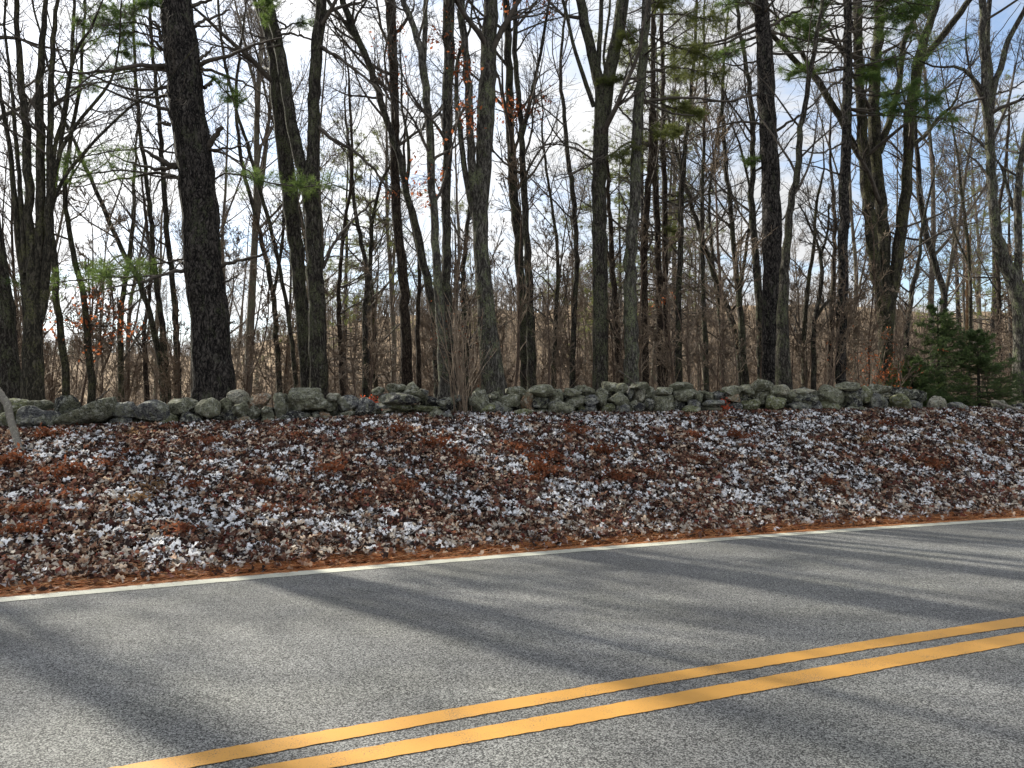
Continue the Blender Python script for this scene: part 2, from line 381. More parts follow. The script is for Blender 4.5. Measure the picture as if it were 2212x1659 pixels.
strip('centre_line', -60, 60, 4000, lambda X: curve(y2b, X) + jag(5)(X), lambda X: curve(y2t, X) + jag(6)(X), .008, M_yel)

# ------------------------------------------------------------------ leaf litter on the bank
def leafmat(name, rough=.75, trans=.25):
    m, t, b = principled(name, rough, .25)
    a = t.n('ShaderNodeAttribute', attribute_name='col'); t.link(a.outputs['Color'], b.inputs['Base Color'])
    tr = t.n('ShaderNodeBsdfTranslucent'); t.link(a.outputs['Color'], tr.inputs[0])
    ms = t.n('ShaderNodeMixShader'); ms.inputs[0].default_value = trans
    t.link(b.outputs[0], ms.inputs[1]); t.link(tr.outputs[0], ms.inputs[2])
    out = [n for n in t.t.nodes if n.type == 'OUTPUT_MATERIAL'][0]; t.link(ms.outputs[0], out.inputs[0])
    return m
M_litter = leafmat('leaf_litter')
def leaf_mesh(rg, pos, nrmv, size, colr, tilt=.45, lift=.012, snow=None):
    """lobed, curled leaves: 5 rows of 3 points"""
    n = len(pos)
    u = np.array([0, .25, .5, .75, 1.0]); wd = np.array([.04, .31, .10, .35, .03])
    yaw = rg.uniform(0, 2 * PI, n); N = nrm(nrmv + rg.normal(size=(n, 3)) * tilt * np.array([1, 1, .3]))
    A = np.stack([np.cos(yaw), np.sin(yaw), np.zeros(n)], 1); A = nrm(A - (A * N).sum(1, keepdims=True) * N); B = np.cross(N, A)
    wj = wd[None] * rg.uniform(.7, 1.35, (n, 5)); fold = rg.uniform(-.35, .75, n); bend = rg.normal(0, .45, n)
    V = np.zeros((n, 5, 3, 3))
    for j, s in enumerate((-1, 0, 1)):
        side = s * wj; up = np.abs(side) * fold[:, None] * 1.1 + bend[:, None] * (u[None] - .5) ** 2
        ss = side + rg.normal(0, .03, (n, 5))
        V[:, :, j] = pos[:, None] + size[:, None, None] * ((u[None] - .5)[..., None] * A[:, None] + ss[..., None] * B[:, None] + up[..., None] * N[:, None])
    V += (N * lift)[:, None, None]
    i = np.arange(n)[:, None, None] * 15; r = np.arange(4)[None, :, None] * 3; c = np.arange(2)[None, None, :]
    Q = np.stack([i + r + c, i + r + c + 1, i + r + c + 4, i + r + c + 3], -1).reshape(-1, 4)
    C = np.repeat(np.concatenate([colr, np.ones((n, 1))], 1)[:, None], 15, axis=1)
    C[:, :, :3] *= rg.uniform(.72, 1.18, (n, 15, 1))
    if snow is not None:
        a = rg.normal(0, 1, (n, 1)); c = rg.normal(0, 1, (n, 1)); uu = np.repeat(u - .5, 3)[None]; sd_ = np.tile([-1, 0, 1], 5)[None]
        f = np.clip((snow[:, None] - .5 + .6 * a * uu + .22 * c * sd_ + rg.normal(0, .12, (n, 15))) * 4, 0, 1)[..., None]
        C[:, :, :3] = C[:, :, :3] * (1 - f) + np.array([.93, .94, .97]) * f
    C = C.reshape(-1, 4)
    return V.reshape(-1, 3), Q, C
rg = np.random.RandomState(11)
NL = 150000
xc = rg.uniform(-.86, .92, NL * 2); tt = rg.uniform(-.01, 1.08, NL * 2)
# spread in view-independent ground coordinates, denser where the bank is near
X = rg.uniform(-11, 17, NL * 2); keep = rg.rand(NL * 2) < np.interp(X, [-11, -6, 2, 17], [.9, 1, .75, .45]); X = X[keep][:NL]; tt = tt[:len(X)]
ye = Ye(X); yw = Yw(X) + .1; Y = ye + (yw - ye) * tt
near_edge = (Y - ye)
k = (near_edge > .10 + .12 * rg.rand(len(X))) | (rg.rand(len(X)) < .10); X, Y, near_edge, tt = X[k], Y[k], near_edge[k], tt[k]
Z = terrain(X, Y); e = .04
nv = np.stack([-(terrain(X + e, Y) - terrain(X - e, Y)) / (2 * e), -(terrain(X, Y + e) - terrain(X, Y - e)) / (2 * e), np.ones(len(X))], 1)
pal = np.array([[.40, .27, .19], [.25, .145, .10], [.12, .062, .045], [.055, .026, .021], [.22, .095, .06], [.60, .50, .40], [.030, .018, .015], [.16, .050, .040]])
pw = np.array([.13, .14, .18, .18, .08, .06, .15, .08]); ci = rg.choice(len(pal), len(X), p=pw)
lc = pal[ci] * rg.uniform(.8, 1.35, (len(X), 1)) * np.array([1.04, 1.0, .96])
sn = .5 + .7 * (fbm(X * 1.5 + 4, Y * 2.4, 4) - .5) + .75 * (fbm(X * 4.5, Y * 7, 2) - .5)
sf = np.clip((sn - .49) / .07, 0, 1) * np.interp(tt, [0, .06, .16, .6, .85, 1], [.35, .7, 1, .95, .8, .5])
snow = sf * rg.choice([0, .25, .95, 1.25], len(X), p=[.46, .14, .20, .20])
dk = (sf > .25) & (snow < .5) & (rg.rand(len(X)) < .75); lc[dk] = lc[dk] * .22 + np.array([.012, .008, .008])  # bare leaves among the snow blackened, standing in for shaded gaps
pale = rg.rand(len(X)) < np.interp(near_edge, [0, .25, .8, 1.6, 5], [.15, .30, .18, .10, .08]); lc[pale] = np.array([.60, .53, .45]) * rg.uniform(.75, 1.15, (pale.sum(), 1))
sz = rg.uniform(.045, .105, len(X))
pos = np.stack([X, Y, Z + rg.uniform(.0, .055, len(X)) ], 1)
V, Q, C = leaf_mesh(rg, pos, nv, sz, lc, tilt=.9, snow=snow)
tag(mesh_obj('leaf_litter', V, [Q], M_litter, smooth=False, attr=C),
    'fallen brown leaves dusted with snow covering the bank between road and stone wall', 'leaf litter', kind='stuff')
# leaves behind the wall, bigger spacing
n = 26000; X = rg.uniform(-14, 22, n); Y = Yw(X) + rg.uniform(.2, 9, n); Z = terrain(X, Y)
ci = rg.choice(len(pal), n, p=pw)
V, Q, C = leaf_mesh(rg, np.stack([X, Y, Z + .01], 1), np.tile([0, 0, 1.0], (n, 1)), rg.uniform(.09, .16, n), pal[ci])
tag(mesh_obj('forest_floor_leaves', V, [Q], M_litter, smooth=False, attr=C),
    'fallen brown leaves on the forest floor behind the stone wall', 'leaf litter', kind='stuff')
# pine needles drifted along the asphalt rim
n = 110000; X = rg.uniform(-11, 17, n); width = .26 + .36 * fbm(X * .8, X * 0 + 2) 
off = rg.normal(0, 1, n) * width * .42 + .07 + .06 * (fbm(X * 2.1, X * 0 + 8) - .5); Y = Ye(X) + np.maximum(off, -.05 - .05 * rg.rand(n))
patch = rg.rand(n) < .22; Y[patch] += rg.uniform(.1, .9, patch.sum()) * (fbm(X[patch] * 1.7, X[patch] * 0 + 4) > .5)
Z = terrain(X, Y) + .008 + rg.uniform(0, .03, n) * (off > 0)
slope = np.polyval(np.polyder(edge_c), np.clip(X, -6, 9)); yaw = np.arctan(slope) + rg.normal(0, .55, n); L = rg.uniform(.05, .12, n)
dv = np.stack([np.cos(yaw), np.sin(yaw), rg.normal(0, .12, n)], 1) * L[:, None]; wv_ = np.stack([-np.sin(yaw), np.cos(yaw), rg.normal(0, .3, n)], 1) * .0028
p = np.stack([X, Y, Z], 1); V = np.stack([p - wv_, p + wv_, p + dv + wv_ * .4, p + dv - wv_ * .4], 1).reshape(-1, 3)
npal = np.array([[.68, .32, .13], [.52, .20, .08], [.74, .46, .25], [.30, .11, .055]]); C = npal[rg.choice(4, n, p=[.4, .3, .15, .15])]
tag(mesh_obj('pine_needle_drift', V, [np.arange(n * 4).reshape(n, 4)], M_litter, smooth=False, attr=np.repeat(np.concatenate([C, np.ones((n, 1))], 1), 4, 0)),
    'band of orange brown pine needles along the far edge of the road', 'pine needles', kind='stuff')

# ------------------------------------------------------------------ stones
m, t, b = principled('field_stone', .9, .2)
co = t.n('ShaderNodeTexCoord').outputs['Object']; rnd = t.n('ShaderNodeObjectInfo').outputs['Random']
at = t.n('ShaderNodeAttribute', attribute_name='col')
n_big = t.noise(co, 5, 7, .72, .6); n_fine = t.noise(co, 45, 4, .7)
streak = t.noise(t.mapping(co, (1, 1, 3.2)), 9, 6, .8, 1.2)
base = t.mix(t.ramp(t.math('ADD', t.math('MULTIPLY', n_fine, .5), t.math('MULTIPLY', streak, .5)), [(.43, 0.0), (.57, 1.0)]), t.mix(1.0, at.outputs['Color'], (.22, .22, .25), 'MULTIPLY'), t.mix(1.0, at.outputs['Color'], (1.5, 1.5, 1.42), 'MULTIPLY'))
lich = t.ramp(n_big, [(.49, 0.0), (.55, 1.0)])
lich = t.math('MULTIPLY', lich, t.ramp(n_fine, [(.36, .2), (.55, 1.0)]))
c = t.mix(t.math('MULTIPLY', lich, .8), base, (.270, .275, .185))
pale = t.ramp(t.noise(co, 13, 6, .85), [(.52, 0.0), (.59, .8)])
c = t.mix(pale, c, (.58, .58, .50))
t.link(c, b.inputs['Base Color']); bump(t, b, t.math('ADD', t.math('ADD', n_big, t.math('MULTIPLY', streak, .8)), t.math('MULTIPLY', n_fine, .4)), 1.0, .06)
M_stone = m
def ico(sub):
    import bmesh
    bm = bmesh.new(); bmesh.ops.create_icosphere(bm, subdivisions=sub, radius=1)
    V = np.array([v.co[:] for v in bm.verts]); F = np.array([[v.index for v in f.verts] for f in bm.faces]); bm.free(); return nrm(V), F
ICO = ico(5); ICO_S = ico(3)
SHADES = {'g': (.215, .215, .155), 'd': (.050, .050, .057), 'b': (.36, .24, .16), 'p': (.46, .43, .35), 'm': (.20, .21, .11), 's': (.165, .167, .175)}
def stone_shape(hw, hh, hd, seed, poly=None, sub=ICO, rot=0.0):
    rg = np.random.RandomState(seed); D, F = sub
    th = np.arctan2(D[:, 2], D[:, 0])
    if poly is not None:
        P = np.asarray(poly, float); pt = np.arctan2(P[:, 1], P[:, 0]); o = np.argsort(pt); P = P[o]; pt = pt[o]; n = len(P)
        R = np.zeros(len(th))
        for k in range(n):
            a, c = P[k], P[(k + 1) % n]; a0, a1 = pt[k], pt[(k + 1) % n] + (2 * PI if k == n - 1 else 0)
            t_ = np.where(th < a0, th + 2 * PI, th) if k == n - 1 else th
            s = (t_ >= a0) & (t_ <= a1 + 1e-9)
            dx, dz = np.cos(t_[s]), np.sin(t_[s]); e = c - a; den = dx * e[1] - dz * e[0]
            R[s] = (a[0] * e[1] - a[1] * e[0]) / np.where(np.abs(den) < 1e-6, 1e-6, den)
        R = np.abs(R)
    else:
        p = rg.uniform(2.3, 3.4); R = (np.abs(np.cos(th) / hw) ** p + np.abs(np.sin(th) / hh) ** p) ** (-1 / p)
        R = R * (1 + .07 * np.sin(2 * th + rg.uniform(0, 6)) + .06 * np.sin(3 * th + rg.uniform(0, 6)))
    q = np.sqrt(np.clip(1 - D[:, 1] ** 2, 0, 1)); s = q ** .9
    V = np.stack([R * np.cos(th) * s, hd * np.sign(D[:, 1]) * np.abs(D[:, 1]) ** .8, R * np.sin(th) * s], 1)
    sc = np.array([hw, hd, hh])
    for k in range(11):                                     # worn flat faces
        nn = nrm(rg.normal(size=3) * np.array([1, 1.3, 1])); h = (V / sc) @ nn; c = rg.uniform(.55, .88); V = V - (np.maximum(h - c, 0) * (.85 if poly is None else .35))[:, None] * nn * sc
    dsp = 0
    for f, a in ((3, .05), (7, .032), (15, .018), (31, .010), (55, .006)):
        k = rg.normal(size=(3, 3)) * f / max(hw, hh) * .35; dsp = dsp + a * np.sin(V @ k[0] + rg.uniform(0, 6)) * np.sin(V @ k[1] + rg.uniform(0, 6)) * 1.4
    V = V + D * (dsp * min(hw, hh) * 2)[:, None]
    return V, F
WANG = math.atan(.28)
def stone_from_box(name, parent, x0, y0, x1, y1, shade, seed, poly=None, Y=None, origin=None, dy=0.0, dk=1.0):
    """box in photo pixels (2212 wide) on the wall line"""
    cx, cy = (x0 + x1) / 2, (y0 + y1) / 2; xcn = (cx - CX) / FPX
    if Y is None: Y = 13.0 / (1 - .28 * xcn)
    Y = Y + dy; c = W(cx, cy, Y); k = Y / FPX
    hw, hh = (x1 - x0) / 2 * k * 1.12, (y1 - y0) / 2 * k * 1.15
    hd = float(np.clip(.62 * (hw + hh), .12, .40)) * dk
    pl = None
    if poly is not None: pl = [((x - cx) * k, -(y - cy) * k) for x, y in poly]
    V, F = stone_shape(hw, hh, hd, seed, pl, ICO if hw > .12 else ico4)
    ca, sa = math.cos(WANG), math.sin(WANG); V = np.stack([V[:, 0] * ca - V[:, 1] * sa, V[:, 0] * sa + V[:, 1] * ca, V[:, 2]], 1)
    rg = np.random.RandomState(seed + 99); col = np.array(SHADES[shade]) * rg.uniform(.8, 1.2)
    at_ = np.tile([*col, 1.0], (len(V), 1))
    if parent is None:
        return mesh_obj(name, V + c, [F], M_stone, None, True, loc=c, attr=at_)
    return mesh_obj(name, V + c, [F], M_stone, parent, True, loc=origin, attr=at_)
ico4 = ico(4)
def conv(ox, oy, f, L): return [(ox + a / f, oy + b / f, ox + c / f, oy + d / f, s) for a, b, c, d, s in L]
W1 = conv(0, 813.6, 5.12, [(-60, 370, 185, 570, 'm'), (100, 255, 345, 445, 'm'), (180, 368, 655, 605, 's'), (588, 195, 895, 412, 'd'), (330, 270, 570, 360, 'g'),
    (1245, 272, 1545, 445, 's'), (1235, 430, 1490, 575, 's'), (1525, 297, 1870, 492, 's'), (1760, 385, 1950, 595, 'm'), (1885, 255, 2190, 430, 'g'), (1990, 415, 2210, 560, 'd'), (1480, 480, 1780, 580, 'g')])
WEDGE = [(x / 5.12, 813.6 + y / 5.12) for x, y in [(600, 535), (690, 450), (900, 335), (1080, 262), (1200, 195), (1260, 190), (1285, 300), (1250, 440), (1150, 505), (900, 552)]]
W2 = conv(403.2, 813.6, 5.12, [(108, 255, 368, 452, 'g'), (365, 232, 495, 385, 'g'), (468, 148, 712, 300, 'p'), (495, 290, 705, 445, 'g'), (690, 192, 935, 340, 'b'), (685, 330, 820, 475, 'g'), (812, 338, 955, 465, 'g'),
    (412, 372, 602, 535, 'd'), (560, 445, 710, 555, 'b'), (810, 450, 965, 560, 'g'), (942, 170, 1135, 455, 'g'), (1175, 132, 1535, 390, 'g'), (1015, 375, 1395, 505, 'd'), (1380, 392, 1490, 495, 's'), (1475, 392, 1610, 492, 'b'),
    (1525, 250, 1660, 380, 'g'), (1555, 188, 1705, 268, 'p'), (1645, 210, 1905, 385, 's'), (1715, 375, 1900, 450, 'g'), (1875, 235, 2070, 390, 's'), (700, 460, 830, 560, 'd'), (1880, 370, 2080, 440, 'd')])
W3a = conv(792, 792, 5.12, [(65, 225, 195, 315, 'g'), (232, 192, 438, 305, 'g'), (75, 305, 610, 435, 'd'), (590, 325, 800, 445, 'd'), (590, 245, 675, 340, 's'), (240, 420, 520, 485, 'm'), (500, 425, 830, 500, 'm'), (70, 400, 260, 470, 's'), (790, 330, 1000, 470, 'd'), (940, 300, 1140, 400, 's')])
TRI = [(792 + x / 5.12, 792 + y / 5.12) for x, y in [(405, 295), (470, 215), (515, 178), (545, 215), (600, 285), (650, 330), (600, 352), (480, 325)]]
W3b = conv(792, 792, 5.12, [(1125, 245, 1360, 505, 'g'), (1340, 267, 1485, 375, 'g'), (1475, 305, 1685, 450, 'g'), (1540, 210, 1765, 335, 'g'), (1360, 380, 1510, 500, 's'), (1450, 440, 1600, 550, 's'), (1690, 295, 1850, 460, 'b'),
    (1780, 188, 2095, 325, 'g'), (1835, 325, 2010, 475, 'd'), (1995, 255, 2170, 405, 'g'), (1590, 465, 1840, 555, 'm'), (1820, 465, 2000, 555, 'g'), (1230, 400, 1400, 520, 'm'), (2000, 395, 2120, 480, 's')])
W4 = conv(1188, 792, 5.12, [(60, 250, 160, 410, 'g'), (125, 242, 330, 330, 'g'), (125, 315, 362, 480, 'g'), (282, 195, 478, 325, 'g'), (365, 305, 562, 440, 's'), (295, 428, 430, 500, 'm'), (-10, 415, 250, 555, 'g'), (395, 430, 530, 555, 's'), (520, 415, 700, 555, 'm'),
    (515, 245, 630, 420, 'g'), (582, 165, 740, 300, 'g'), (695, 185, 840, 305, 'g'), (625, 285, 856, 440, 'g'), (830, 225, 930, 370, 's'), (895, 165, 1110, 262, 'g'), (905, 240, 1060, 385, 'p'), (1035, 235, 1178, 390, 'g'), (740, 410, 880, 555, 's'), (865, 365, 955, 540, 'g'),
    (940, 380, 1050, 540, 'd'), (1050, 355, 1140, 490, 'd'), (1105, 308, 1338, 500, 'g'), (1165, 225, 1350, 330, 'g'), (1295, 175, 1580, 285, 'g'), (1335, 235, 1600, 380, 'g'), (1565, 275, 1690, 390, 'g'), (1335, 365, 1480, 495, 'd'), (1530, 370, 1660, 490, 's'),
    (1675, 265, 1830, 390, 'g'), (1812, 290, 1930, 370, 's'), (1685, 370, 1920, 440, 's'), (1640, 420, 1900, 530, 'p'), (1915, 210, 2115, 320, 'g'), (1940, 300, 2125, 400, 'b'), (1985, 390, 2155, 540, 's'), (1460, 440, 1660, 520, 'm'), (250, 480, 420, 560, 'd')])
W5 = conv(1584, 792, 5.12, [(70, 200, 250, 320, 'g'), (182, 155, 440, 270, 'g'), (225, 235, 400, 410, 'g'), (95, 350, 300, 515, 'm'), (365, 205, 500, 340, 'g'), (442, 200, 630, 340, 'p'), (320, 325, 570, 500, 'm'), (555, 262, 710, 390, 'g'), (655, 245, 905, 310, 'p'),
    (675, 275, 910, 430, 'd'), (585, 375, 890, 515, 's'), (845, 365, 960, 500, 's'), (925, 225, 1190, 410, 'g'), (950, 385, 1210, 505, 'm'), (1150, 175, 1410, 280, 'g'), (1180, 240, 1415, 470, 'd'), (1395, 225, 1510, 410, 'm'), (1475, 195, 1745, 315, 'g'), (1462, 300, 1720, 490, 's'),
    (1240, 440, 1470, 525, 'g'), (1700, 305, 1955, 530, 'm'), (1890, 365, 2060, 490, 's')])
wl = empty('stone_wall', W(420, 900, 11.6), 'low tumbled dry stone wall of big rounded boulders left of the thin trunk clump', 'stone wall')
wr = empty('stone_wall', W(1500, 890, 13.9), 'stacked dry stone wall of mossy stones right of the thin trunk clump', 'stone wall')
for par, L in ((wl, W1 + W2 + W3a), (wr, W3b + W4 + W5)):
    mid = max((q[1] + q[3]) / 2 for q in L)
    for i, (x0, y0, x1, y1, sh) in enumerate(L):
        xm = (x0 + x1) / 2; row = np.interp(xm, _wx, _wr); fr = (row - (y0 + y1) / 2) / 65.0
        stone_from_box('stone', par, x0, y0, x1, y1, sh, 100 + i + (500 if par is wr else 0), origin=par.location, dy=(fr - .5) * .20 + .09 * math.sin(i * 2.4))
xs_, ys_ = [p[0] for p in WEDGE], [p[1] for p in WEDGE]
o = stone_from_box('stone', wl, min(xs_), min(ys_), max(xs_), max(ys_), 'g', 71, poly=WEDGE, origin=wl.location); o['label'] = 'long wedge shaped boulder with pale green lichen'
xs_, ys_ = [p[0] for p in TRI], [p[1] for p in TRI]
stone_from_box('stone', wl, min(xs_), min(ys_), max(xs_), max(ys_), 'g', 72, poly=TRI, origin=wl.location)
# rubble heart behind the face stones, coloured near black as shade in the gaps
for par, xa, xb, nn in ((wl, -9.5, -.6, 150), (wr, -.3, 8.3, 190)):
    rgk = np.random.RandomState(int(nn)); gV, gF, k0 = [], [], 0; D, F = ICO_S
    for i in range(nn):
        x = rgk.uniform(xa, xb); z0 = zwall(x); hmax = np.interp(x, [-9, -6, -1.4, -.5, 0, 8.3], [.28, .30, .22, .2, .42, .50])
        r = rgk.uniform(.10, .19); c = np.array([x, float(Yw(x)) + rgk.uniform(.14, .42), z0 + rgk.uniform(0, max(hmax - r * .5, .05))])
        v, _ = stone_shape(r * 1.2, r * .75, r, 3000 + i, None, ICO_S); gV.append(v + c); gF.append(F + k0); k0 += len(v)
    V = np.concatenate(gV); o = mesh_obj('rubble_fill', V, [np.concatenate(gF)], M_stone, par, True, loc=par.location, attr=np.tile([.030, .031, .028, 1.0], (len(V), 1)))
    o['kind'] = 'stuff'
def ground_depth(px, py, Y0=9, Y1=30):
    """depth at which the ray through a pixel meets the terrain"""
    Ys = np.linspace(Y0, Y1, 600)
    for y in Ys:
        p = W(px, py, y)
        if p[2] < terrain(p[0], y): return y
    return Y1
tag(stone_from_box('boulder', None, 921, 886, 958, 913, 'g', 801, Y=12.4), 'mossy boulder lying on the leafy bank in front of the wall gap', 'boulder')
tag(stone_from_box('boulder', None, 956, 886, 982, 916, 's', 802, Y=12.3), 'small grey boulder touching the mossy one below the trunk clump', 'boulder')
tag(stone_from_box('boulder', None, 2005, 858, 2046, 888, 'p', 803, Y=15.3), 'pale peaked boulder lying alone right of the wall end', 'boulder')
tag(stone_from_box('boulder', None, 2043, 869, 2084, 890, 's', 804, Y=15.4), 'low grey boulder just right of the pale peaked one', 'boulder')
tag(stone_from_box('boulder', None, 2144, 868, 2172, 896, 'g', 805, Y=15.6), 'small mossy boulder under the long pale stick near the right edge', 'boulder')
tag(stone_from_box('boulder', None, 2190, 866, 2236, 892, 'd', 806, Y=15.8), 'dark boulder cut by the right edge beside the leaning trunk', 'boulder')
tag(stone_from_box('boulder', None, 1088, 1122, 1113, 1137, 'p', 807, Y=9.3), 'small buff stone half sunk in leaves low on the bank', 'boulder')

# ------------------------------------------------------------------ trees
def needles(geo, rg, C, D, n, L, wdt, spread=.9, droop=0.0):
    """needle tufts: C (m,3) centres, D (m,3) axes"""
    m_ = len(C)
    if m_ == 0: return
    c = np.repeat(C, n, 0); d = nrm(np.repeat(nrm(D), n, 0) + rg.normal(size=(m_ * n, 3)) * spread + np.array([0, 0, -droop]))
    s = nrm(np.cross(d, rg.normal(size=(m_ * n, 3)))) * wdt
    l = rg.uniform(.6, 1.2, (m_ * n, 1)) * L
    V = np.stack([c - s, c + s, c + d * l], 1).reshape(-1, 3)
    geo.add(V, T=np.arange(m_ * n * 3).reshape(-1, 3))
def leaves(geo, rg, C, size, droop=.7):
    n = len(C)
    if n == 0: return
    A = nrm(rg.normal(size=(n, 3)) + np.array([0, 0, -droop])); B = nrm(np.cross(A, rg.normal(size=(n, 3)))); N = np.cross(A, B)
    s = size * rg.uniform(.6, 1.2, (n, 1)); w_ = s * .28
    V = np.stack([C, C + A * s * .5 + B * w_ + N * s * .1, C + A * s, C + A * s * .5 - B * w_ + N * s * .1], 1).reshape(-1, 3)
    geo.add(V, Q=np.arange(n * 4).reshape(-1, 4))
def ends(P, k=1):
    return P[:, -k], P[:, -1] - P[:, -2]

def traced(name, label, cat, Y, stems, mat, seed, ext=7.0, style='hard', n1=12, t0=.30, twig=None, limbs=(), green=(), leafy=(), group=None, l1=(1.0, 3.0), dens=1.0, trunk_only=False, sides=14, ndl=None):
    """stems: pixel paths [(x,y,w)...] from foot to top; the first reaches the ground. limbs: (path, w0, w1[, kind])"""
    rg = np.random.RandomState(seed); k = Y / FPX
    x0, y0 = stems[0][0][:2]; base = W(x0, y0, Y); gz = float(terrain(base[0], Y)); org = np.array([base[0], Y, gz])
    root = empty(name, org, label, cat, group)
    gt, gc, gf = Geo(), Geo(), Geo(); SP, SR = [], []
    for si, st in enumerate(stems):
        drift = 0 if si == 0 else rg.uniform(-.07, .07)
        P, R = [], []
        for j, (x, y, wd) in enumerate(st):
            p = W(x, y, Y); dz = p[2] - W(st[0][0], st[0][1], Y)[2]
            p = W(x, y, Y + drift * dz); P.append(p); R.append(wd / 2 * k)
        if si == 0:
            if P[0][2] > gz + .05:
                P.insert(0, np.array([P[0][0], P[0][1], gz - .1])); R.insert(0, R[0] * 1.08)
            else: P[0][2] = gz - .1
        if st[-1][1] <= 12 and ext > 0:
            d = nrm(P[-1] - P[-2]); d = nrm(d + np.array([0, 0, .5])); e = ext * rg.uniform(.8, 1.1)
            if R[-1] < .07: e *= .55
            for f in (.35, .7, 1.0): P.append(P[-1] + d * e * .35 + rg.normal(0, .12, 3)); R.append(max(R[-1] * .68, .012)); 
            R[-1] = .012
        elif ext > 0:
            d = nrm(nrm(P[-1] - P[-2]) + np.array([0, 0, .35]))
            for q in range(3): P.append(P[-1] + d * .9 + rg.normal(0, .1, 3)); R.append(max(R[-1] * .6, .006))
        Lm = sum(np.linalg.norm(P[j + 1] - P[j]) for j in range(len(P) - 1)); K = int(np.clip(Lm / .22, 12, 90))
        P, R = resample(P, R, K)
        if si == 0:
            h = P[:, 2] - gz; R = R * (1 + .38 * np.exp(-np.maximum(h, 0) / .28))
        sd_ = sides if R.max() > .05 else 8
        wob = rg.normal(0, .012, (K, 3)) * min(1, R.max() * 8); wob[:, 2] = 0; P = P + wob
        gt.tubes(P[None], R[None], sd_, .07, seed + si)
        P2, R2 = resample(P, R, 40); SP.append(P2); SR.append(R2)
    tw = twig or M_twig
    SPa, SRa = np.array(SP), np.array(SR)
    L1P, L1R = [], []
    for lb in limbs:
        pts, w0, w1 = lb[:3]; dyl = lb[3] if len(lb) > 3 else rg.uniform(-.8, .8)
        n_ = len(pts); P = [W(x, y, Y + dyl * j / (n_ - 1)) for j, (x, y) in enumerate(pts)]
        R = [max((w0 + (w1 - w0) * j / (n_ - 1)) / 2 * k, .006) for j in range(n_)]
        P, R = resample(P, R, 14); L1P.append(P); L1R.append(R)
    if L1P:
        LP, LR = np.array(L1P), np.array(L1R); LP = LP + rg.normal(0, .012, LP.shape); gc.tubes(LP, LR, 6)
        if style != 'pine' or not green:
            a, b_ = grow(rg, LP, LR, 7, .15, .97, 45, .35, 6, .13, .06, lmax=1.6); gc.tubes(a, b_, 4)
            c_, d_ = grow(rg, a, b_, 4, .2, 1, 42, .5, 5, .16, .05, rmin=.0022); gc.tubes(c_, d_, 3)
    nd = ndl or M_needle
    if not trunk_only:
        if style == 'hard':
            a, b_ = grow(rg, SPa, SRa, int(n1 * 1.25), t0 * .85, .99, 50, .26, 9, .12, .09, rr=.42, lmin=l1[0], lmax=l1[1]); gc.tubes(a, b_, 5)
            c_, d_ = grow(rg, a, b_, int(8 * dens), .18, .98, 42, .45, 6, .14, .07, rmin=.0035); gc.tubes(c_, d_, 4)
            e_, f_ = grow(rg, c_, d_, int(6 * dens), .15, 1, 40, .55, 5, .16, .04, rmin=.003); gc.tubes(e_, f_, 3)
            if leafy is True:
                pass
        elif style == 'pine':
            a, b_ = grow(rg, SPa, SRa, int(n1), t0, .92, 86, .16, 9, .07, -.004, rr=.22, lmin=l1[0], lmax=l1[1]); gc.tubes(a, b_, 5)
            c_, d_ = grow(rg, a, b_, int(6 * dens), .2, .98, 55, .36, 6, .12, .01, flat=.6); gc.tubes(c_, d_, 3)
            e_, f_ = grow(rg, c_, d_, int(3 * dens), .3, 1, 50, .5, 4, .14, .02, rmin=.0022, flat=.4); gc.tubes(e_, f_, 3)
            # needles only high up, on the live crown
            z = e_[:, -1, 2]; live = z > gz + (11.0 if 'live' not in name else 4)
            needles(gf, rg, e_[live, -1], (e_[:, -1] - e_[:, -2])[live], 12, .11, .0022)
    # green sprays: (pixel path, spread px, count, [dy])
    for gsp in green:
        pts, spread, cnt = gsp[:3]; dyl = gsp[3] if len(gsp) > 3 else rg.uniform(-.5, .5)
        n_ = len(pts); P = np.array([W(x, y, Y + dyl * j / (n_ - 1)) for j, (x, y) in enumerate(pts)]); R = np.linspace(.022, .008, n_) * (Y / 15)
        P, R = resample(P, R, 16); P = P + rg.normal(0, .012, P.shape); gc.tubes(P[None], R[None], 5)
        a, b_ = grow(rg, P[None], R[None], int(cnt * 1.5), .25, .99, 52, .3, 6, .1, .01, flat=.7, lmin=spread * k * .5, lmax=spread * k * 1.35); gc.tubes(a, b_, 3)
        c_, d_ = grow(rg, a, b_, 4, .25, 1, 45, .45, 4, .1, .03, flat=.5, rmin=.002); gc.tubes(c_, d_, 3)
        for arr in (a, c_):
            C, D = ends(arr); needles(gf, rg, C, D, 14, .12, .0028, 1.0)
            for q in range(1, arr.shape[1] - 1): needles(gf, rg, arr[:, q] + rg.normal(0, .015, arr[:, q].shape), D, 6, .11, .0026, 1.0)
    # marcescent leaf clusters: (x, y, rx, ry, count)
    gl = Geo(); rl = np.random.RandomState(seed + 5)
    for (x, y, rx, ry, cnt) in leafy:
        c0 = W(x, y, Y); sub = np.stack([c0[0] + rl.normal(0, rx * k * .55, max(cnt // 6, 3)), c0[1] + rl.normal(0, rx * k * .5, max(cnt // 6, 3)), c0[2] + rl.normal(0, ry * k * .55, max(cnt // 6, 3))], 1)
        # twigs reach the clusters from the nearest wood
        stem = SPa.reshape(-1, 3); di = np.linalg.norm(sub[:, None] - stem[None], axis=2); q = stem[np.argmin(di, 1)]
        mid = (sub + q) / 2 + rl.normal(0, .08, sub.shape); tp = np.stack([q, mid, sub], 1); gc.tubes(tp, np.tile([.008, .005, .003], (len(sub), 1)), 3)
        C = sub[rl.randint(0, len(sub), cnt)] + rl.normal(0, .09, (cnt, 3)); leaves(gl, rl, C, .085)
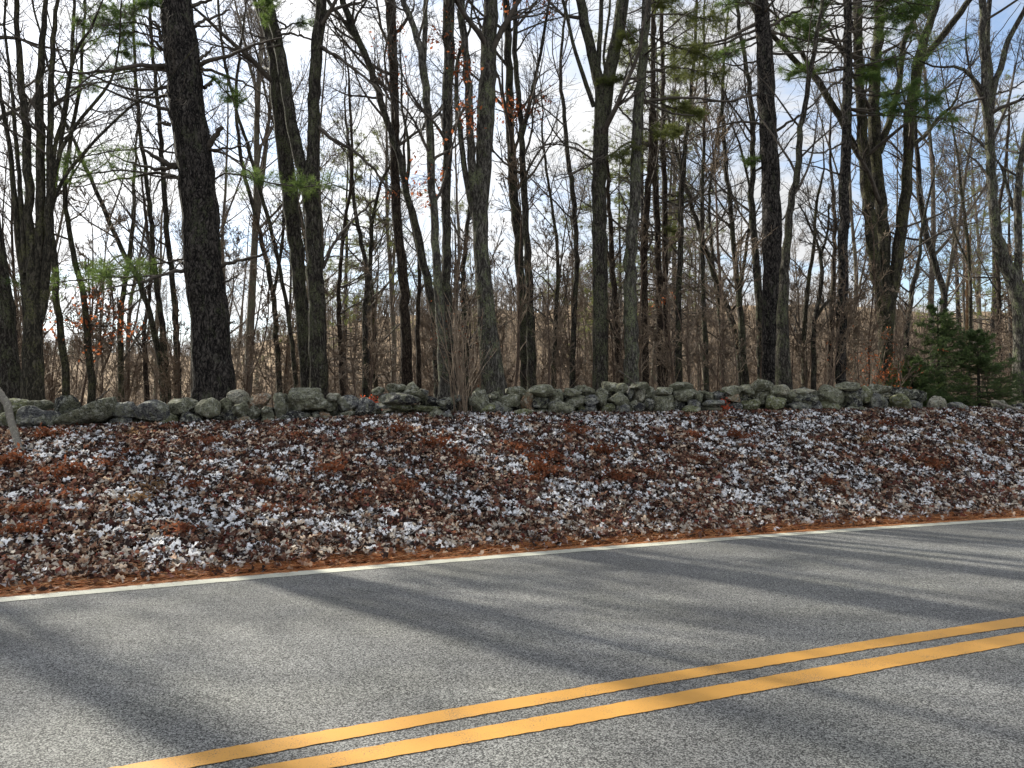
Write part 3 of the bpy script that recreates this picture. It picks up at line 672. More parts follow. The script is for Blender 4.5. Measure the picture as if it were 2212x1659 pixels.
    tr = gt.obj('trunk', mat, root, org)
    if gc.V: gc.obj('crown', tw, root, org)
    if gf.V: gf.obj('needles', nd, root, org, smooth=False)
    if gl.V: gl.obj('dry_leaves', M_orange if seed % 2 else M_russet, root, org, smooth=False)
    return root

T = traced
# --- far left
T('bare_tree', 'thick dark trunk cut by the left edge of the photo above the peeled branch', 'tree', 13.0, [[(20, 850, 52), (15, 760, 47), (5, 650, 43), (-10, 560, 40), (-32, 400, 36), (-50, 200, 30), (-60, 0, 25)]], M_gray, 1, n1=12, t0=.25)
T('bare_tree', 'massive mossy tree at far left fanning into many upright stems', 'tree', 12.4,
  [[(72, 850, 45.9), (72, 740, 39.4), (72, 650, 34.4), (70, 560, 23.0), (64, 440, 18.0), (56, 280, 16.4), (46, 180, 13.9), (39, 90, 12.3), (36, 0, 10.7)],
   [(78, 680, 23.0), (84, 560, 20.5), (88, 440, 19.7), (87, 270, 17.2), (85, 200, 16.4), (92, 80, 12.3), (98, 0, 9.8)],
   [(86, 690, 19.7), (102, 560, 16.4), (105, 450, 14.8), (108, 330, 13.1), (109, 230, 13.1), (112, 120, 11.5), (118, 50, 9.8), (126, 0, 7.4)],
   [(62, 700, 18.0), (46, 560, 13.1), (34, 440, 11.5), (22, 320, 9.8), (6, 240, 9.0), (-4, 140, 8.2), (-10, 0, 6.6)],
   [(56, 590, 13.1), (42, 400, 9.0), (32, 270, 8.2), (20, 140, 6.6), (9, 60, 5.7), (12, 0, 4.9)],
   [(106, 450, 9.8), (118, 320, 9.0), (136, 260, 8.2), (146, 180, 7.4), (168, 100, 6.6), (190, 75, 4.9), (215, 20, 4.1), (222, 0, 3.3)],
   [(104, 500, 9.8), (120, 370, 8.2), (150, 290, 7.4), (210, 215, 6.6), (242, 170, 5.7), (255, 110, 4.1), (262, 20, 3.3)],
   [(100, 540, 9.0), (125, 410, 7.4), (200, 310, 6.6), (290, 225, 4.9), (345, 190, 3.3)]], M_moss, 2, n1=8, t0=.3, ext=6, dens=.9)
T('bare_tree', 'slim straight mossy tree just right of the massive many stemmed tree', 'tree', 14.0, [[(142, 850, 16.0), (136, 740, 14.4), (122, 640, 13.6), (118, 560, 12.8), (108, 460, 11.2), (128, 330, 9.6), (150, 180, 8.0), (160, 0, 6.4)]], M_moss, 3, n1=14, leafy=[(128, 702, 20, 10, 24), (110, 695, 14, 6, 10)])
T('bare_tree', 'slender tree with orange leaves clinging low, second trunk right of the massive tree', 'tree', 14.6, [[(198, 850, 16.0), (188, 735, 14.4), (182, 645, 12.8), (160, 555, 11.2), (150, 500, 10.4), (140, 380, 8.8), (170, 200, 7.2), (185, 0, 5.6)]], M_moss, 5, n1=14,
  leafy=[(186, 645, 22, 14, 34), (244, 650, 18, 10, 22), (235, 680, 34, 10, 30), (180, 700, 26, 14, 34), (258, 695, 14, 14, 24), (290, 705, 22, 8, 40), (195, 760, 24, 10, 30), (240, 735, 24, 8, 20)])
T('bare_tree', 'thin tree leaning left across the gap left of the big pine', 'tree', 17, [[(352, 850, 13.6), (337, 735, 12.0), (304, 615, 11.2), (264, 540, 10.4), (228, 460, 9.6), (205, 405, 8.8), (165, 320, 7.2), (120, 200, 5.6), (90, 80, 4.8), (70, 0, 4.0)]], M_gray, 6, n1=14)
T('bare_tree', 'upright grey tree nearest the left side of the big pine', 'tree', 16.5, [[(385, 855, 14.4), (381, 705, 12.8), (370, 585, 12.0), (361, 493, 11.2), (354, 400, 10.4), (345, 260, 8.8), (330, 120, 7.2), (325, 0, 6.4)]], M_gray, 7, n1=14)
T('bare_tree', 'grey tree second left of the big pine', 'tree', 17, [[(362, 850, 14.2), (350, 705, 12.8), (334, 585, 11.2), (327, 493, 10.5), (318, 400, 9.0), (300, 260, 7.5), (290, 100, 6.0), (288, 0, 5.2)]], M_gray, 8, n1=14)
# --- the big pine
T('pine_tree', 'massive dark pine with plated bark and broken dead branches, behind the wall', 'pine tree', 14.2,
  [[(460, 862, 86), (456, 760, 80), (451, 675, 77), (444, 600, 76), (439, 553, 76), (430, 445, 77), (418, 350, 79), (411, 290, 77), (405, 222, 76), (397, 139, 73), (387, 70, 70), (378, 0, 67)]], M_pine, 10, ext=10, style='pine', n1=26, t0=.5, sides=22, l1=(.8, 3),
  limbs=[([(450, 318), (466, 290), (479, 274)], 15, 10, -.2), ([(452, 325), (475, 322), (520, 315), (560, 300)], 7, 2), ([(455, 322), (490, 335), (525, 360), (550, 385)], 6, 2), ([(432, 140), (455, 130), (500, 118), (560, 95), (610, 80)], 11, 3, -.6),
         ([(432, 147), (480, 160), (530, 180), (575, 208)], 8, 3), ([(432, 130), (450, 112), (470, 95)], 9, 3), ([(415, 60), (440, 45), (470, 35), (495, 22)], 9, 4), ([(412, 15), (440, 3), (480, -8)], 10, 5), ([(418, 58), (470, 55), (540, 60)], 5, 1.5),
         ([(362, 142), (310, 142), (250, 148), (180, 158), (110, 150)], 11, 3, -.9), ([(362, 152), (300, 150), (230, 155), (150, 180)], 9, 2, .6), ([(364, 185), (320, 195), (270, 190), (200, 165), (120, 135)], 9, 2), ([(368, 235), (330, 228), (260, 205), (190, 180), (120, 160)], 9, 2, .8),
         ([(370, 205), (330, 210), (280, 205)], 8, 3), ([(368, 268), (350, 266), (336, 268)], 9, 5, -.1), ([(382, 362), (352, 350), (322, 330), (300, 315)], 15, 3), ([(382, 362), (340, 365), (290, 355), (235, 330)], 11, 2), ([(388, 385), (350, 372), (300, 380), (220, 395), (140, 405)], 9, 2, .7),
         ([(388, 385), (360, 380), (340, 400), (330, 440)], 7, 2), ([(402, 584), (370, 588), (330, 602), (280, 615), (225, 625)], 10, 3, -1.), ([(398, 570), (385, 562), (372, 560)], 7, 3), ([(476, 575), (500, 568), (545, 556), (580, 545)], 9, 5, -.5), ([(480, 612), (497, 604), (510, 600)], 6, 2),
         ([(470, 512), (480, 506), (488, 500)], 7, 3), ([(350, 90), (340, 60), (320, 40)], 9, 3), ([(355, 110), (335, 90), (320, 60), (300, 40)], 8, 2), ([(430, 465), (455, 458), (470, 452)], 6, 2), ([(440, 190), (455, 180), (462, 165)], 9, 4), ([(486, 700), (500, 696), (512, 698)], 4, 2)],
  green=[([(350, 60), (310, 35), (260, 25), (200, 30)], 55, 16), ([(352, 85), (300, 70), (240, 75), (180, 95)], 50, 14), ([(402, 580), (340, 595), (230, 600), (140, 608), (40, 622)], 45, 22, -1.5), ([(385, 385), (260, 370), (150, 385), (90, 400)], 40, 14, -1.), ([(430, 150), (470, 180), (500, 215), (520, 230)], 40, 12), ([(360, 145), (250, 160), (150, 190)], 40, 12), ([(355, 20), (330, 10), (300, 15)], 40, 14), ([(352, 70), (300, 50), (230, 55), (170, 60)], 55, 18), ([(350, 110), (310, 95), (260, 110)], 40, 12), ([(380, 330), (300, 320), (200, 335), (90, 350)], 36, 14, -.8), ([(402, 560), (300, 575), (190, 590)], 36, 14, .6)])
T('bare_tree', 'thin leaning tree behind the big pine, crossing right of it', 'tree', 19, [[(640, 845, 10.2), (625, 700, 9.3), (600, 560, 8.5), (570, 440, 8.5), (540, 330, 7.6), (505, 220, 6.8), (480, 100, 6.0), (470, 0, 5.1)]], M_gray, 11, n1=14)
T('bare_tree', 'forked thin tree standing between big pine and twin trunks', 'tree', 20, [[(605, 848, 13), (598, 740, 12), (590, 640, 11), (570, 540, 10), (545, 440, 9), (520, 340, 8), (510, 200, 7), (525, 60, 5)], [(590, 640, 8), (610, 520, 7), (612, 400, 6), (600, 280, 5)]], M_gray, 12, n1=14, l1=(1, 3.2))
# --- double tree
T('bare_tree', 'large trunk left of the twin fork, parted from it by a thin slit of light', 'tree', 15.8, [[(664, 845, 30), (656, 700, 29), (645, 600, 29), (638, 520, 31), (629, 440, 33), (619, 361, 34), (610, 290, 34), (602, 210, 33), (594, 130, 33), (583, 60, 32), (570, 0, 30)]], M_gray, 14, ext=8, n1=12, t0=.45)
T('bare_tree', 'large dark trunk forking in a V halfway up, right of the big pine', 'tree', 15.0,
  [[(688, 840, 40), (686, 740, 37), (684, 640, 36), (680, 540, 35), (673, 444, 36), (670, 400, 38), (674, 361, 32), (677, 305, 27), (679, 222, 26), (681, 139, 26), (687, 83, 25), (693, 0, 23)],
   [(668, 420, 26), (655, 365, 25), (640, 310, 25), (628, 250, 25), (615, 180, 25), (604, 110, 24), (590, 40, 22), (580, 0, 20)]], M_gray, 15, ext=8, n1=12, t0=.5,
  limbs=[([(686, 100), (740, 130), (790, 170), (830, 205)], 8, 4), ([(684, 95), (720, 120), (790, 160)], 6, 2), ([(688, 275), (720, 300), (770, 330), (810, 370), (845, 420)], 9, 4), ([(600, 75), (640, 75), (690, 95)], 6, 4), ([(600, 90), (560, 80), (500, 62)], 6, 2), ([(606, 95), (570, 105), (530, 120)], 5, 2), ([(696, 580), (720, 530), (760, 480), (810, 430)], 8, 4)],
  green=[([(420, 440), (480, 375), (540, 385), (600, 398), (660, 402), (720, 392)], 34, 26, -.8), ([(600, 70), (640, 50), (680, 55)], 30, 8), ([(620, 60), (570, 20), (590, 0)], 34, 10)])
# --- centre left group
T('oak_tree', 'straight dark oak with rusty leaves high on its trunk, right of the V fork', 'oak tree', 16.8, [[(880, 835, 25), (877, 736, 24), (872, 614, 22), (863, 523, 21), (855, 440, 20), (853, 361, 20), (853, 250, 18), (851, 167, 20), (848, 83, 22), (842, 0, 24)]], M_brown, 17, n1=12, t0=.4,
  leafy=[(848, 130, 22, 26, 60), (852, 190, 14, 30, 50), (835, 85, 16, 10, 20), (870, 60, 16, 10, 20), (850, 20, 10, 16, 16), (818, 165, 20, 12, 22), (855, 420, 14, 8, 20), (880, 180, 12, 14, 14)])
T('bare_tree', 'grey tree leaning left to right up across the dark oak', 'tree', 16.0, [[(950, 850, 25), (945, 760, 22), (938, 675, 20), (924, 614, 18), (909, 538, 17), (892, 462, 16), (878, 417, 15), (866, 347, 15), (841, 278, 15), (819, 208, 15), (797, 139, 15), (766, 69, 15), (741, 0, 14)],
  [(775, 88, 9), (758, 69, 8), (735, 35, 8), (708, 0, 8)], [(876, 400, 8), (884, 350, 8), (880, 290, 6), (868, 230, 5), (868, 160, 4)]], M_gray, 18, n1=12, t0=.35)
T('bare_tree', 'pale lichen spotted trunk rising from the gap in the wall', 'tree', 13.4, [[(960, 898, 30), (958, 830, 25), (954, 706, 22), (945, 614, 19), (939, 523, 18), (935, 444, 18), (932, 361, 18), (927, 278, 18), (919, 194, 17), (914, 139, 17), (906, 97, 15), (889, 56, 13), (872, 0, 12)], [(916, 130, 11), (919, 60, 11), (919, 0, 10)]], M_pale, 19, n1=10, t0=.4, leafy=[(960, 300, 14, 10, 14), (905, 385, 16, 22, 50), (920, 425, 18, 10, 30)])
T('oak_tree', 'dark grey oak beside the pale trunk in the wall gap', 'oak tree', 13.7, [[(984, 898, 30), (974, 830, 26), (966, 700, 22), (964, 600, 21), (965, 523, 20), (964, 417, 20), (966, 333, 21), (966, 250, 23), (968, 167, 23), (972, 83, 24), (969, 0, 25)]], M_gray, 21, n1=10, t0=.4,
  leafy=[(960, 380, 14, 18, 34), (1000, 150, 16, 24, 60), (1012, 225, 16, 24, 50), (1016, 265, 12, 16, 34), (930, 75, 28, 14, 30), (985, 110, 14, 14, 26), (945, 60, 20, 16, 24)])
T('maple_tree', 'broad pale grey maple with a dark left fork, right of the wall gap', 'maple tree', 14.6,
  [[(1066, 850, 54), (1063, 800, 48), (1056, 736, 43), (1047, 645, 38), (1040, 545, 34), (1038, 460, 34), (1043, 380, 34), (1047, 290, 37), (1050, 222, 38), (1054, 167, 36), (1056, 83, 33), (1061, 0, 31)],
   [(1034, 500, 24), (1027, 430, 22), (1020, 361, 19), (1016, 290, 17), (1013, 222, 17), (1008, 153, 17), (1002, 83, 17), (996, 0, 15)],
   [(1030, 480, 16), (1016, 430, 14), (1002, 350, 13), (992, 270, 12), (986, 200, 10), (990, 120, 8)]], M_pale, 22, n1=10, t0=.5, ext=8, limbs=[([(1060, 130), (1090, 45), (1160, 20), (1230, 0)], 6, 2), ([(1055, 40), (1020, 40), (985, 60)], 6, 3)])
T('bare_tree', 'dark straight tree immediately right of the broad pale maple', 'tree', 16.5, [[(1134, 835, 21), (1131, 706, 19), (1126, 614, 19), (1118, 523, 20), (1111, 432, 20), (1105, 361, 20), (1102, 250, 18), (1098, 111, 17), (1094, 0, 16)]], M_gray, 23, n1=12, t0=.35)
T('oak_tree', 'grey oak with a hanging bunch of rusty leaves, second right of the maple', 'oak tree', 16.0, [[(1149, 835, 22), (1144, 645, 17), (1140, 553, 16), (1133, 432, 15), (1128, 333, 14), (1125, 264, 13), (1120, 200, 12), (1113, 120, 11), (1112, 0, 10)],
  [(1127, 300, 8), (1145, 220, 8), (1160, 150, 7), (1172, 90, 7), (1183, 22, 6), (1188, 0, 6)]], M_gray, 25, n1=12, t0=.4, leafy=[(1112, 238, 26, 18, 130), (1150, 240, 22, 12, 40), (1090, 215, 14, 8, 24), (1180, 215, 16, 8, 18), (1185, 12, 34, 10, 40), (1120, 15, 30, 10, 30)])
T('bare_tree', 'thin dark tree leaning right in the open sky left of the wide V tree', 'tree', 19, [[(1236, 835, 13), (1240, 700, 12), (1246, 560, 11), (1238, 430, 11), (1226, 330, 10), (1218, 240, 9), (1210, 170, 8), (1216, 80, 6), (1225, 0, 5)]], M_gray, 26, n1=16)
# --- centre right
T('bare_tree', 'stout dark tree opening into a wide V of limbs right of centre', 'tree', 15.2,
  [[(1297, 835, 36), (1297, 700, 33), (1296, 584, 31), (1295, 458, 31), (1295, 361, 31), (1298, 278, 35), (1302, 230, 38), (1300, 190, 32), (1286, 150, 25), (1272, 83, 22), (1253, 0, 21)],
   [(1304, 250, 30), (1312, 200, 29), (1320, 139, 28), (1333, 83, 27), (1345, 0, 27)], [(1293, 170, 13), (1293, 125, 11), (1297, 56, 10), (1299, 0, 9)], [(1282, 230, 10), (1270, 195, 10), (1255, 150, 9), (1238, 95, 8), (1222, 20, 8), (1216, 0, 7)], [(1312, 170, 7), (1304, 120, 6), (1312, 60, 6), (1318, 0, 5)]], M_gray, 28, n1=9, t0=.4, ext=7,
  limbs=[([(1318, 395), (1270, 335), (1200, 310), (1140, 330)], 6, 2), ([(1282, 328), (1220, 305), (1150, 322)], 4, 1.5), ([(1312, 330), (1290, 345), (1240, 372), (1190, 380)], 5, 2)])
T('pine_tree', 'pale barked pine with olive needled boughs reaching right, right of the wide V tree', 'pine tree', 14.9,
  [[(1364, 835, 34), (1362, 706, 30), (1361, 614, 27), (1366, 500, 25), (1371, 432, 24), (1375, 305, 24), (1380, 222, 23), (1385, 172, 22), (1391, 83, 20), (1396, 0, 20)]], M_pale, 29, style='pine', n1=30, t0=.36, ext=9, l1=(.8, 2.6), ndl=M_needle_olive,
  limbs=[([(1390, 222), (1430, 215), (1490, 210), (1560, 218), (1640, 205)], 8, 3), ([(1390, 215), (1440, 240), (1500, 250)], 7, 3), ([(1376, 275), (1330, 215), (1380, 190)], 5, 2), ([(1366, 520), (1350, 440), (1330, 400)], 6, 2), ([(1385, 160), (1420, 150), (1470, 130), (1500, 95)], 7, 2), ([(1370, 300), (1340, 320), (1280, 355), (1200, 390)], 5, 2)],
  green=[([(1396, 35), (1440, 30), (1500, 35), (1560, 50)], 60, 26), ([(1395, 70), (1440, 95), (1490, 110), (1540, 130)], 55, 26), ([(1390, 120), (1440, 145), (1500, 150), (1550, 160)], 50, 24), ([(1388, 170), (1340, 172), (1300, 182)], 34, 12), ([(1388, 215), (1430, 225), (1480, 240), (1510, 252)], 40, 22), ([(1394, 60), (1370, 70), (1345, 90)], 34, 14), ([(1396, 10), (1420, 5), (1450, 8)], 40, 16), ([(1378, 270), (1420, 290), (1460, 285)], 36, 14), ([(1376, 300), (1350, 330), (1330, 345)], 30, 10)])
T('bare_tree', 'reddish brown trunk just right of the pale barked pine foot', 'tree', 18.5, [[(1395, 838, 18), (1392, 706, 17), (1391, 584, 15), (1398, 432, 14), (1405, 330, 12), (1410, 180, 10), (1412, 0, 8)]], M_brown, 30, n1=12)
T('pine_tree', 'slim brown pine stem, left one of a close pair right of centre', 'pine tree', 19, [[(1426, 838, 17), (1424, 675, 15), (1421, 553, 14), (1417, 432, 13), (1413, 330, 12), (1411, 200, 11), (1410, 0, 9)]], M_brown, 31, style='pine', n1=40, t0=.25, l1=(.6, 2.0), ndl=M_needle_olive, leafy=[(1432, 640, 22, 10, 34), (1422, 655, 20, 6, 20)], green=[([(1411, 150), (1450, 160), (1480, 170)], 40, 14), ([(1411, 100), (1370, 110), (1340, 130)], 40, 14), ([(1413, 270), (1450, 280), (1470, 285)], 30, 12), ([(1415, 350), (1370, 352), (1345, 365)], 26, 10), ([(1418, 480), (1450, 500), (1460, 510)], 22, 8)])
T('pine_tree', 'slim brown pine stem, right one of a close pair right of centre', 'pine tree', 19.6, [[(1438, 838, 14), (1438, 706, 13), (1436, 584, 13), (1435, 432, 12), (1434, 330, 11), (1432, 200, 10), (1430, 0, 8)]], M_brown, 32, style='pine', n1=40, t0=.25, l1=(.6, 2.0), ndl=M_needle_olive, green=[([(1433, 230), (1470, 240), (1500, 245)], 36, 12), ([(1434, 300), (1395, 310), (1370, 330)], 30, 12), ([(1434, 120), (1480, 110), (1520, 100)], 40, 14), ([(1436, 420), (1465, 425), (1480, 430)], 22, 8)])
T('bare_tree', 'dark slim tree with many short side twigs, third right of the pale pine', 'tree', 18, [[(1468, 838, 15), (1466, 645, 13), (1471, 523, 12), (1472, 432, 12), (1478, 340, 10), (1490, 220, 8), (1500, 100, 7), (1505, 0, 6)]], M_gray, 33, n1=18)
T('bare_tree', 'very thin straight tree alone in a bright gap, fourth right of the pale pine', 'tree', 18, [[(1527, 838, 12), (1520, 645, 10), (1517, 523, 9), (1517, 432, 8), (1520, 300, 7), (1524, 180, 6), (1520, 60, 5)]], M_gray, 34, n1=14)
T('bare_tree', 'thin tree leaning left toward its top behind the green shrub', 'tree', 20, [[(1603, 836, 15), (1585, 705, 13), (1545, 600, 12), (1490, 430, 9), (1460, 330, 7), (1440, 240, 5)]], M_gray, 35, n1=14)
T('bare_tree', 'grey forking tree right behind the green shrub', 'tree', 19, [[(1610, 836, 17), (1597, 645, 13), (1587, 553, 12), (1576, 432, 10), (1565, 330, 9), (1560, 200, 7), (1570, 60, 5)], [(1597, 640, 8), (1612, 540, 7), (1622, 430, 6), (1600, 320, 5)]], M_gray, 36, n1=14)
T('bare_tree', 'dark tree with a crooked stem left of the tall dark pine', 'tree', 17.5, [[(1646, 836, 19), (1642, 706, 17), (1632, 553, 15), (1624, 432, 14), (1628, 330, 12), (1620, 200, 10), (1600, 80, 8), (1590, 0, 7)]], M_gray, 37, n1=13)
# --- right
T('pine_tree', 'tall dark pine with mossy left side, tallest trunk right of centre', 'pine tree', 15.8, [[(1664, 838, 30), (1663, 736, 32), (1666, 645, 37), (1668, 553, 40), (1667, 458, 42), (1663, 361, 40), (1659, 278, 38), (1654, 167, 36), (1650, 83, 33), (1644, 0, 30)]], M_pine, 39, ext=9, style='pine', n1=34, t0=.4, l1=(.8, 2.8), sides=18,
  limbs=[([(1640, 45), (1590, 75), (1540, 92), (1460, 100)], 9, 3), ([(1640, 60), (1560, 95), (1480, 105)], 7, 2), ([(1642, 200), (1590, 215), (1520, 220), (1460, 225)], 6, 2), ([(1645, 270), (1600, 262), (1540, 280), (1450, 320)], 6, 2), ([(1660, 60), (1710, 30), (1760, 10)], 8, 3), ([(1675, 285), (1720, 255), (1760, 240)], 7, 2), ([(1645, 130), (1590, 140), (1540, 130)], 5, 2), ([(1680, 480), (1720, 450), (1760, 420)], 4, 1)],
  green=[([(1640, 10), (1600, 5), (1560, 15)], 44, 14), ([(1660, 45), (1700, 45), (1735, 65)], 40, 16), ([(1642, 350), (1625, 345), (1605, 350)], 24, 8), ([(1640, 90), (1590, 110), (1540, 125)], 36, 14)])
T('bare_tree', 'grey trunk touching the right side of the tall dark pine, splitting pale above', 'tree', 15.2, [[(1692, 838, 34), (1690, 706, 26), (1694, 614, 21), (1700, 523, 18), (1709, 432, 15), (1725, 361, 14), (1728, 290, 12), (1738, 230, 11), (1752, 150, 10), (1768, 60, 9), (1776, 0, 8)]], M_gray, 40, n1=14, t0=.4)
T('bare_tree', 'crooked dark sapling in the pale gap between grey trunk and thin pine', 'tree', 16.8, [[(1758, 842, 11), (1758, 706, 10), (1768, 650, 9), (1776, 600, 9), (1773, 559, 8), (1768, 530, 6), (1745, 480, 4), (1725, 440, 3)], [(1772, 555, 6), (1788, 500, 5), (1790, 440, 4)], [(1760, 690, 7), (1785, 655, 6), (1812, 640, 5)]], M_gray, 41, n1=8, l1=(.4, 1.4), ext=0)
T('pine_tree', 'thin straight dark pine left of the great many stemmed tree', 'pine tree', 16.4, [[(1815, 838, 20), (1818, 736, 21), (1821, 614, 22), (1822, 458, 22), (1825, 361, 21), (1828, 278, 20), (1831, 180, 19), (1832, 83, 18), (1830, 0, 17)]], M_pine, 42, style='pine', n1=44, t0=.4, l1=(.8, 2.8), ext=8,
  limbs=[([(1822, 170), (1780, 200), (1720, 260), (1680, 300)], 6, 2), ([(1820, 310), (1770, 330), (1710, 320)], 5, 2), ([(1838, 235), (1890, 245), (1950, 240), (2010, 235)], 7, 2), ([(1838, 190), (1900, 200), (1960, 190)], 5, 2), ([(1822, 380), (1760, 360), (1700, 345)], 5, 1), ([(1822, 150), (1760, 160), (1690, 175)], 6, 2)],
  green=[([(1836, 20), (1880, 12), (1930, 20), (1960, 30)], 56, 30), ([(1826, 10), (1790, 8), (1750, 0)], 46, 18), ([(1838, 235), (1900, 235), (1960, 222), (2030, 210)], 48, 28, -1.0), ([(1838, 140), (1880, 140), (1930, 135)], 46, 26), ([(1824, 60), (1780, 50), (1730, 40)], 46, 18), ([(1838, 160), (1870, 165), (1900, 170)], 30, 14), ([(1824, 145), (1780, 150), (1700, 158)], 36, 16), ([(1838, 70), (1900, 60), (1990, 70)], 40, 16), ([(1838, 250), (1960, 250), (2060, 262)], 40, 18, -1.2), ([(1838, 120), (1960, 130), (2080, 85)], 40, 14, .8), ([(1836, 40), (1900, 35), (1990, 20)], 56, 26), ([(1826, 90), (1770, 85), (1700, 95)], 46, 16), ([(1838, 200), (1920, 205), (2000, 180)], 46, 20, -.6), ([(1836, 5), (1930, 0), (2020, 15)], 50, 20)])
T('maple_tree', 'great right hand tree whose low trunk splits into several mossy rising stems', 'maple tree', 18.0,
  [[(1913, 838, 30), (1913, 706, 31), (1914, 645, 30), (1909, 553, 28), (1903, 458, 27), (1893, 361, 25), (1889, 278, 25), (1887, 222, 24), (1892, 139, 22), (1899, 56, 22), (1897, 0, 22)],
   [(1908, 700, 20), (1894, 600, 23), (1883, 523, 24), (1876, 440, 24), (1869, 361, 23), (1862, 278, 21), (1856, 167, 20), (1853, 83, 19), (1852, 0, 18)],
   [(1918, 720, 20), (1930, 614, 23), (1940, 553, 25), (1948, 480, 24), (1956, 430, 22), (1962, 333, 20), (1964, 250, 20), (1972, 194, 21), (1986, 125, 22), (2008, 55, 17), (2025, 0, 14)],
   [(1898, 330, 15), (1925, 250, 14), (1944, 167, 12), (1955, 83, 12), (1983, 28, 11), (1990, 0, 9)],
   [(1984, 140, 15), (2019, 97, 14), (2053, 55, 14), (2094, 0, 12)],
   [(1862, 345, 14), (1836, 300, 14), (1814, 250, 15), (1792, 217, 15), (1761, 167, 14), (1719, 133, 12), (1664, 69, 10), (1640, 40, 8)],
   [(1764, 170, 10), (1747, 139, 9), (1720, 100, 8), (1697, 78, 7), (1680, 50, 5)],
   [(1964, 320, 10), (2000, 290, 9), (2030, 250, 7), (2060, 225, 6)]], M_moss, 44, n1=8, t0=.3, ext=6, limbs=[([(1950, 560), (2000, 520), (2050, 495), (2110, 480)], 5, 2), ([(1958, 490), (2020, 465), (2090, 430), (2140, 400)], 5, 2)])
T('bare_tree', 'slender tree with a kinked stem leaning right above the young spruce', 'tree', 19, [[(2038, 845, 14), (2037, 700, 13), (2037, 630, 14), (2019, 569, 14), (2001, 508, 13), (1988, 432, 12), (1984, 360, 10), (1975, 260, 8), (1990, 150, 6)]], M_gray, 45, n1=14)
T('bare_tree', 'pale tree at the right edge bending in a curve below its tall fork', 'tree', 17.0,
  [[(2209, 870, 38), (2207, 760, 35), (2206, 690, 33), (2194, 625, 31), (2172, 569, 27), (2153, 508, 22), (2146, 440, 19), (2141, 360, 19), (2137, 290, 20), (2134, 225, 23), (2131, 190, 20), (2127, 139, 16), (2121, 70, 15), (2122, 0, 14)],
   [(2140, 235, 14), (2147, 189, 13), (2164, 139, 12), (2180, 83, 11), (2208, 33, 10), (2225, 0, 8)], [(2138, 225, 11), (2139, 150, 11), (2133, 80, 10), (2138, 0, 9)],
   [(2129, 225, 10), (2119, 194, 9), (2094, 161, 8), (2067, 144, 6), (2011, 142, 4)], [(2198, 610, 17), (2200, 523, 16), (2198, 430, 15), (2205, 360, 13), (2214, 290, 11), (2230, 180, 8)], [(2190, 455, 7), (2175, 400, 6), (2160, 350, 5), (2152, 345, 4)]], M_pale, 46, n1=8, t0=.35, ext=6,
  limbs=[([(2136, 330), (2110, 300), (2070, 280), (2030, 262)], 5, 2), ([(2140, 205), (2180, 195), (2212, 175)], 5, 3), ([(2132, 208), (2080, 225), (2040, 250), (1990, 300)], 6, 3)])
T('dead_snag', 'broken off dead trunk, barkless and orange tan, behind the young spruce', 'dead tree', 27, [[(2093, 790, 11), (2092, 736, 10), (2092, 614, 10), (2091, 560, 11), (2091, 530, 12), (2093, 518, 8), (2096, 503, 2)]], M_dead, 47, trunk_only=True, ext=0)
T('bare_tree', 'thin two toned stem between the dead snag and right edge tree', 'tree', 24, [[(2158, 850, 11), (2158, 740, 10), (2157, 620, 9), (2152, 500, 8), (2170, 380, 6), (2180, 260, 5)]], M_brown, 48, n1=14)
# extra middle distance stems between the great tree and the pines
more = [((738, 838, 10), (732, 640, 9), (742, 500, 8), (760, 380, 7), (755, 200, 5), 'thin straight stem just right of the V fork tree'),
        ((790, 838, 13), (788, 690, 12), (792, 590, 11), (770, 470, 9), (752, 300, 6), 'brown stem above the red leaved sprig left of the dark oak'),
        ((812, 838, 12), (806, 680, 10), (800, 560, 9), (815, 420, 7), (846, 350, 5), 'stem just right of the red leaved sprig, leaning right'),
        ((905, 838, 11), (902, 690, 10), (905, 560, 8), (880, 430, 7), (873, 300, 5), 'thin crooked stem between dark oak and pale gap trunk'),
        ((1010, 848, 14), (1004, 700, 12), (1000, 600, 10), (1008, 500, 9), (1020, 420, 6), 'brown thin stem left against the broad pale maple'),
        ((1196, 838, 10), (1200, 700, 9), (1205, 560, 8), (1190, 430, 6), (1172, 300, 5), 'thin leaning stem midway between rusty leaved oak and wide V tree'),
        ((1340, 838, 16), (1332, 700, 14), (1325, 600, 13), (1318, 480, 10), (1312, 380, 8), 'mossy stem hugging the right side of the wide V tree'),
        ((1560, 838, 10), (1556, 700, 9), (1540, 560, 8), (1532, 430, 6), (1548, 300, 5), 'thin stem left of the green shrub'),
        ((1738, 838, 12), (1736, 720, 11), (1745, 620, 9), (1757, 540, 8), (1764, 440, 6), 'brown stem leaning right beside the crooked dark sapling'),
        ((1793, 838, 13), (1795, 700, 12), (1800, 600, 10), (1803, 480, 8), (1795, 350, 6), 'brown stem close left of the thin straight dark pine'),
        ((1952, 838, 12), (1958, 740, 11), (1968, 640, 10), (1985, 560, 8), (1995, 470, 6), 'grey stem leaning right between great tree and young spruce'),
        ((262, 850, 13), (260, 720, 12), (268, 620, 10), (285, 520, 9), (290, 400, 7), 'dark stem rising amid the left orange leaves'),
        ((318, 850, 10), (312, 720, 9), (322, 640, 8), (326, 560, 7), (310, 430, 5), 'thin winding stem left of the two grey trees by the pine')]
for i, (*pp, lab) in enumerate(more):
    T('bare_tree', lab, 'tree', 18 + 3 * ((i * 7) % 5) / 5, [list(pp)], (M_brown, M_gray, M_moss)[i % 3] if i not in (0,) else M_brown, 60 + 2 * i, n1=14, t0=.25, l1=(.8, 2.2))

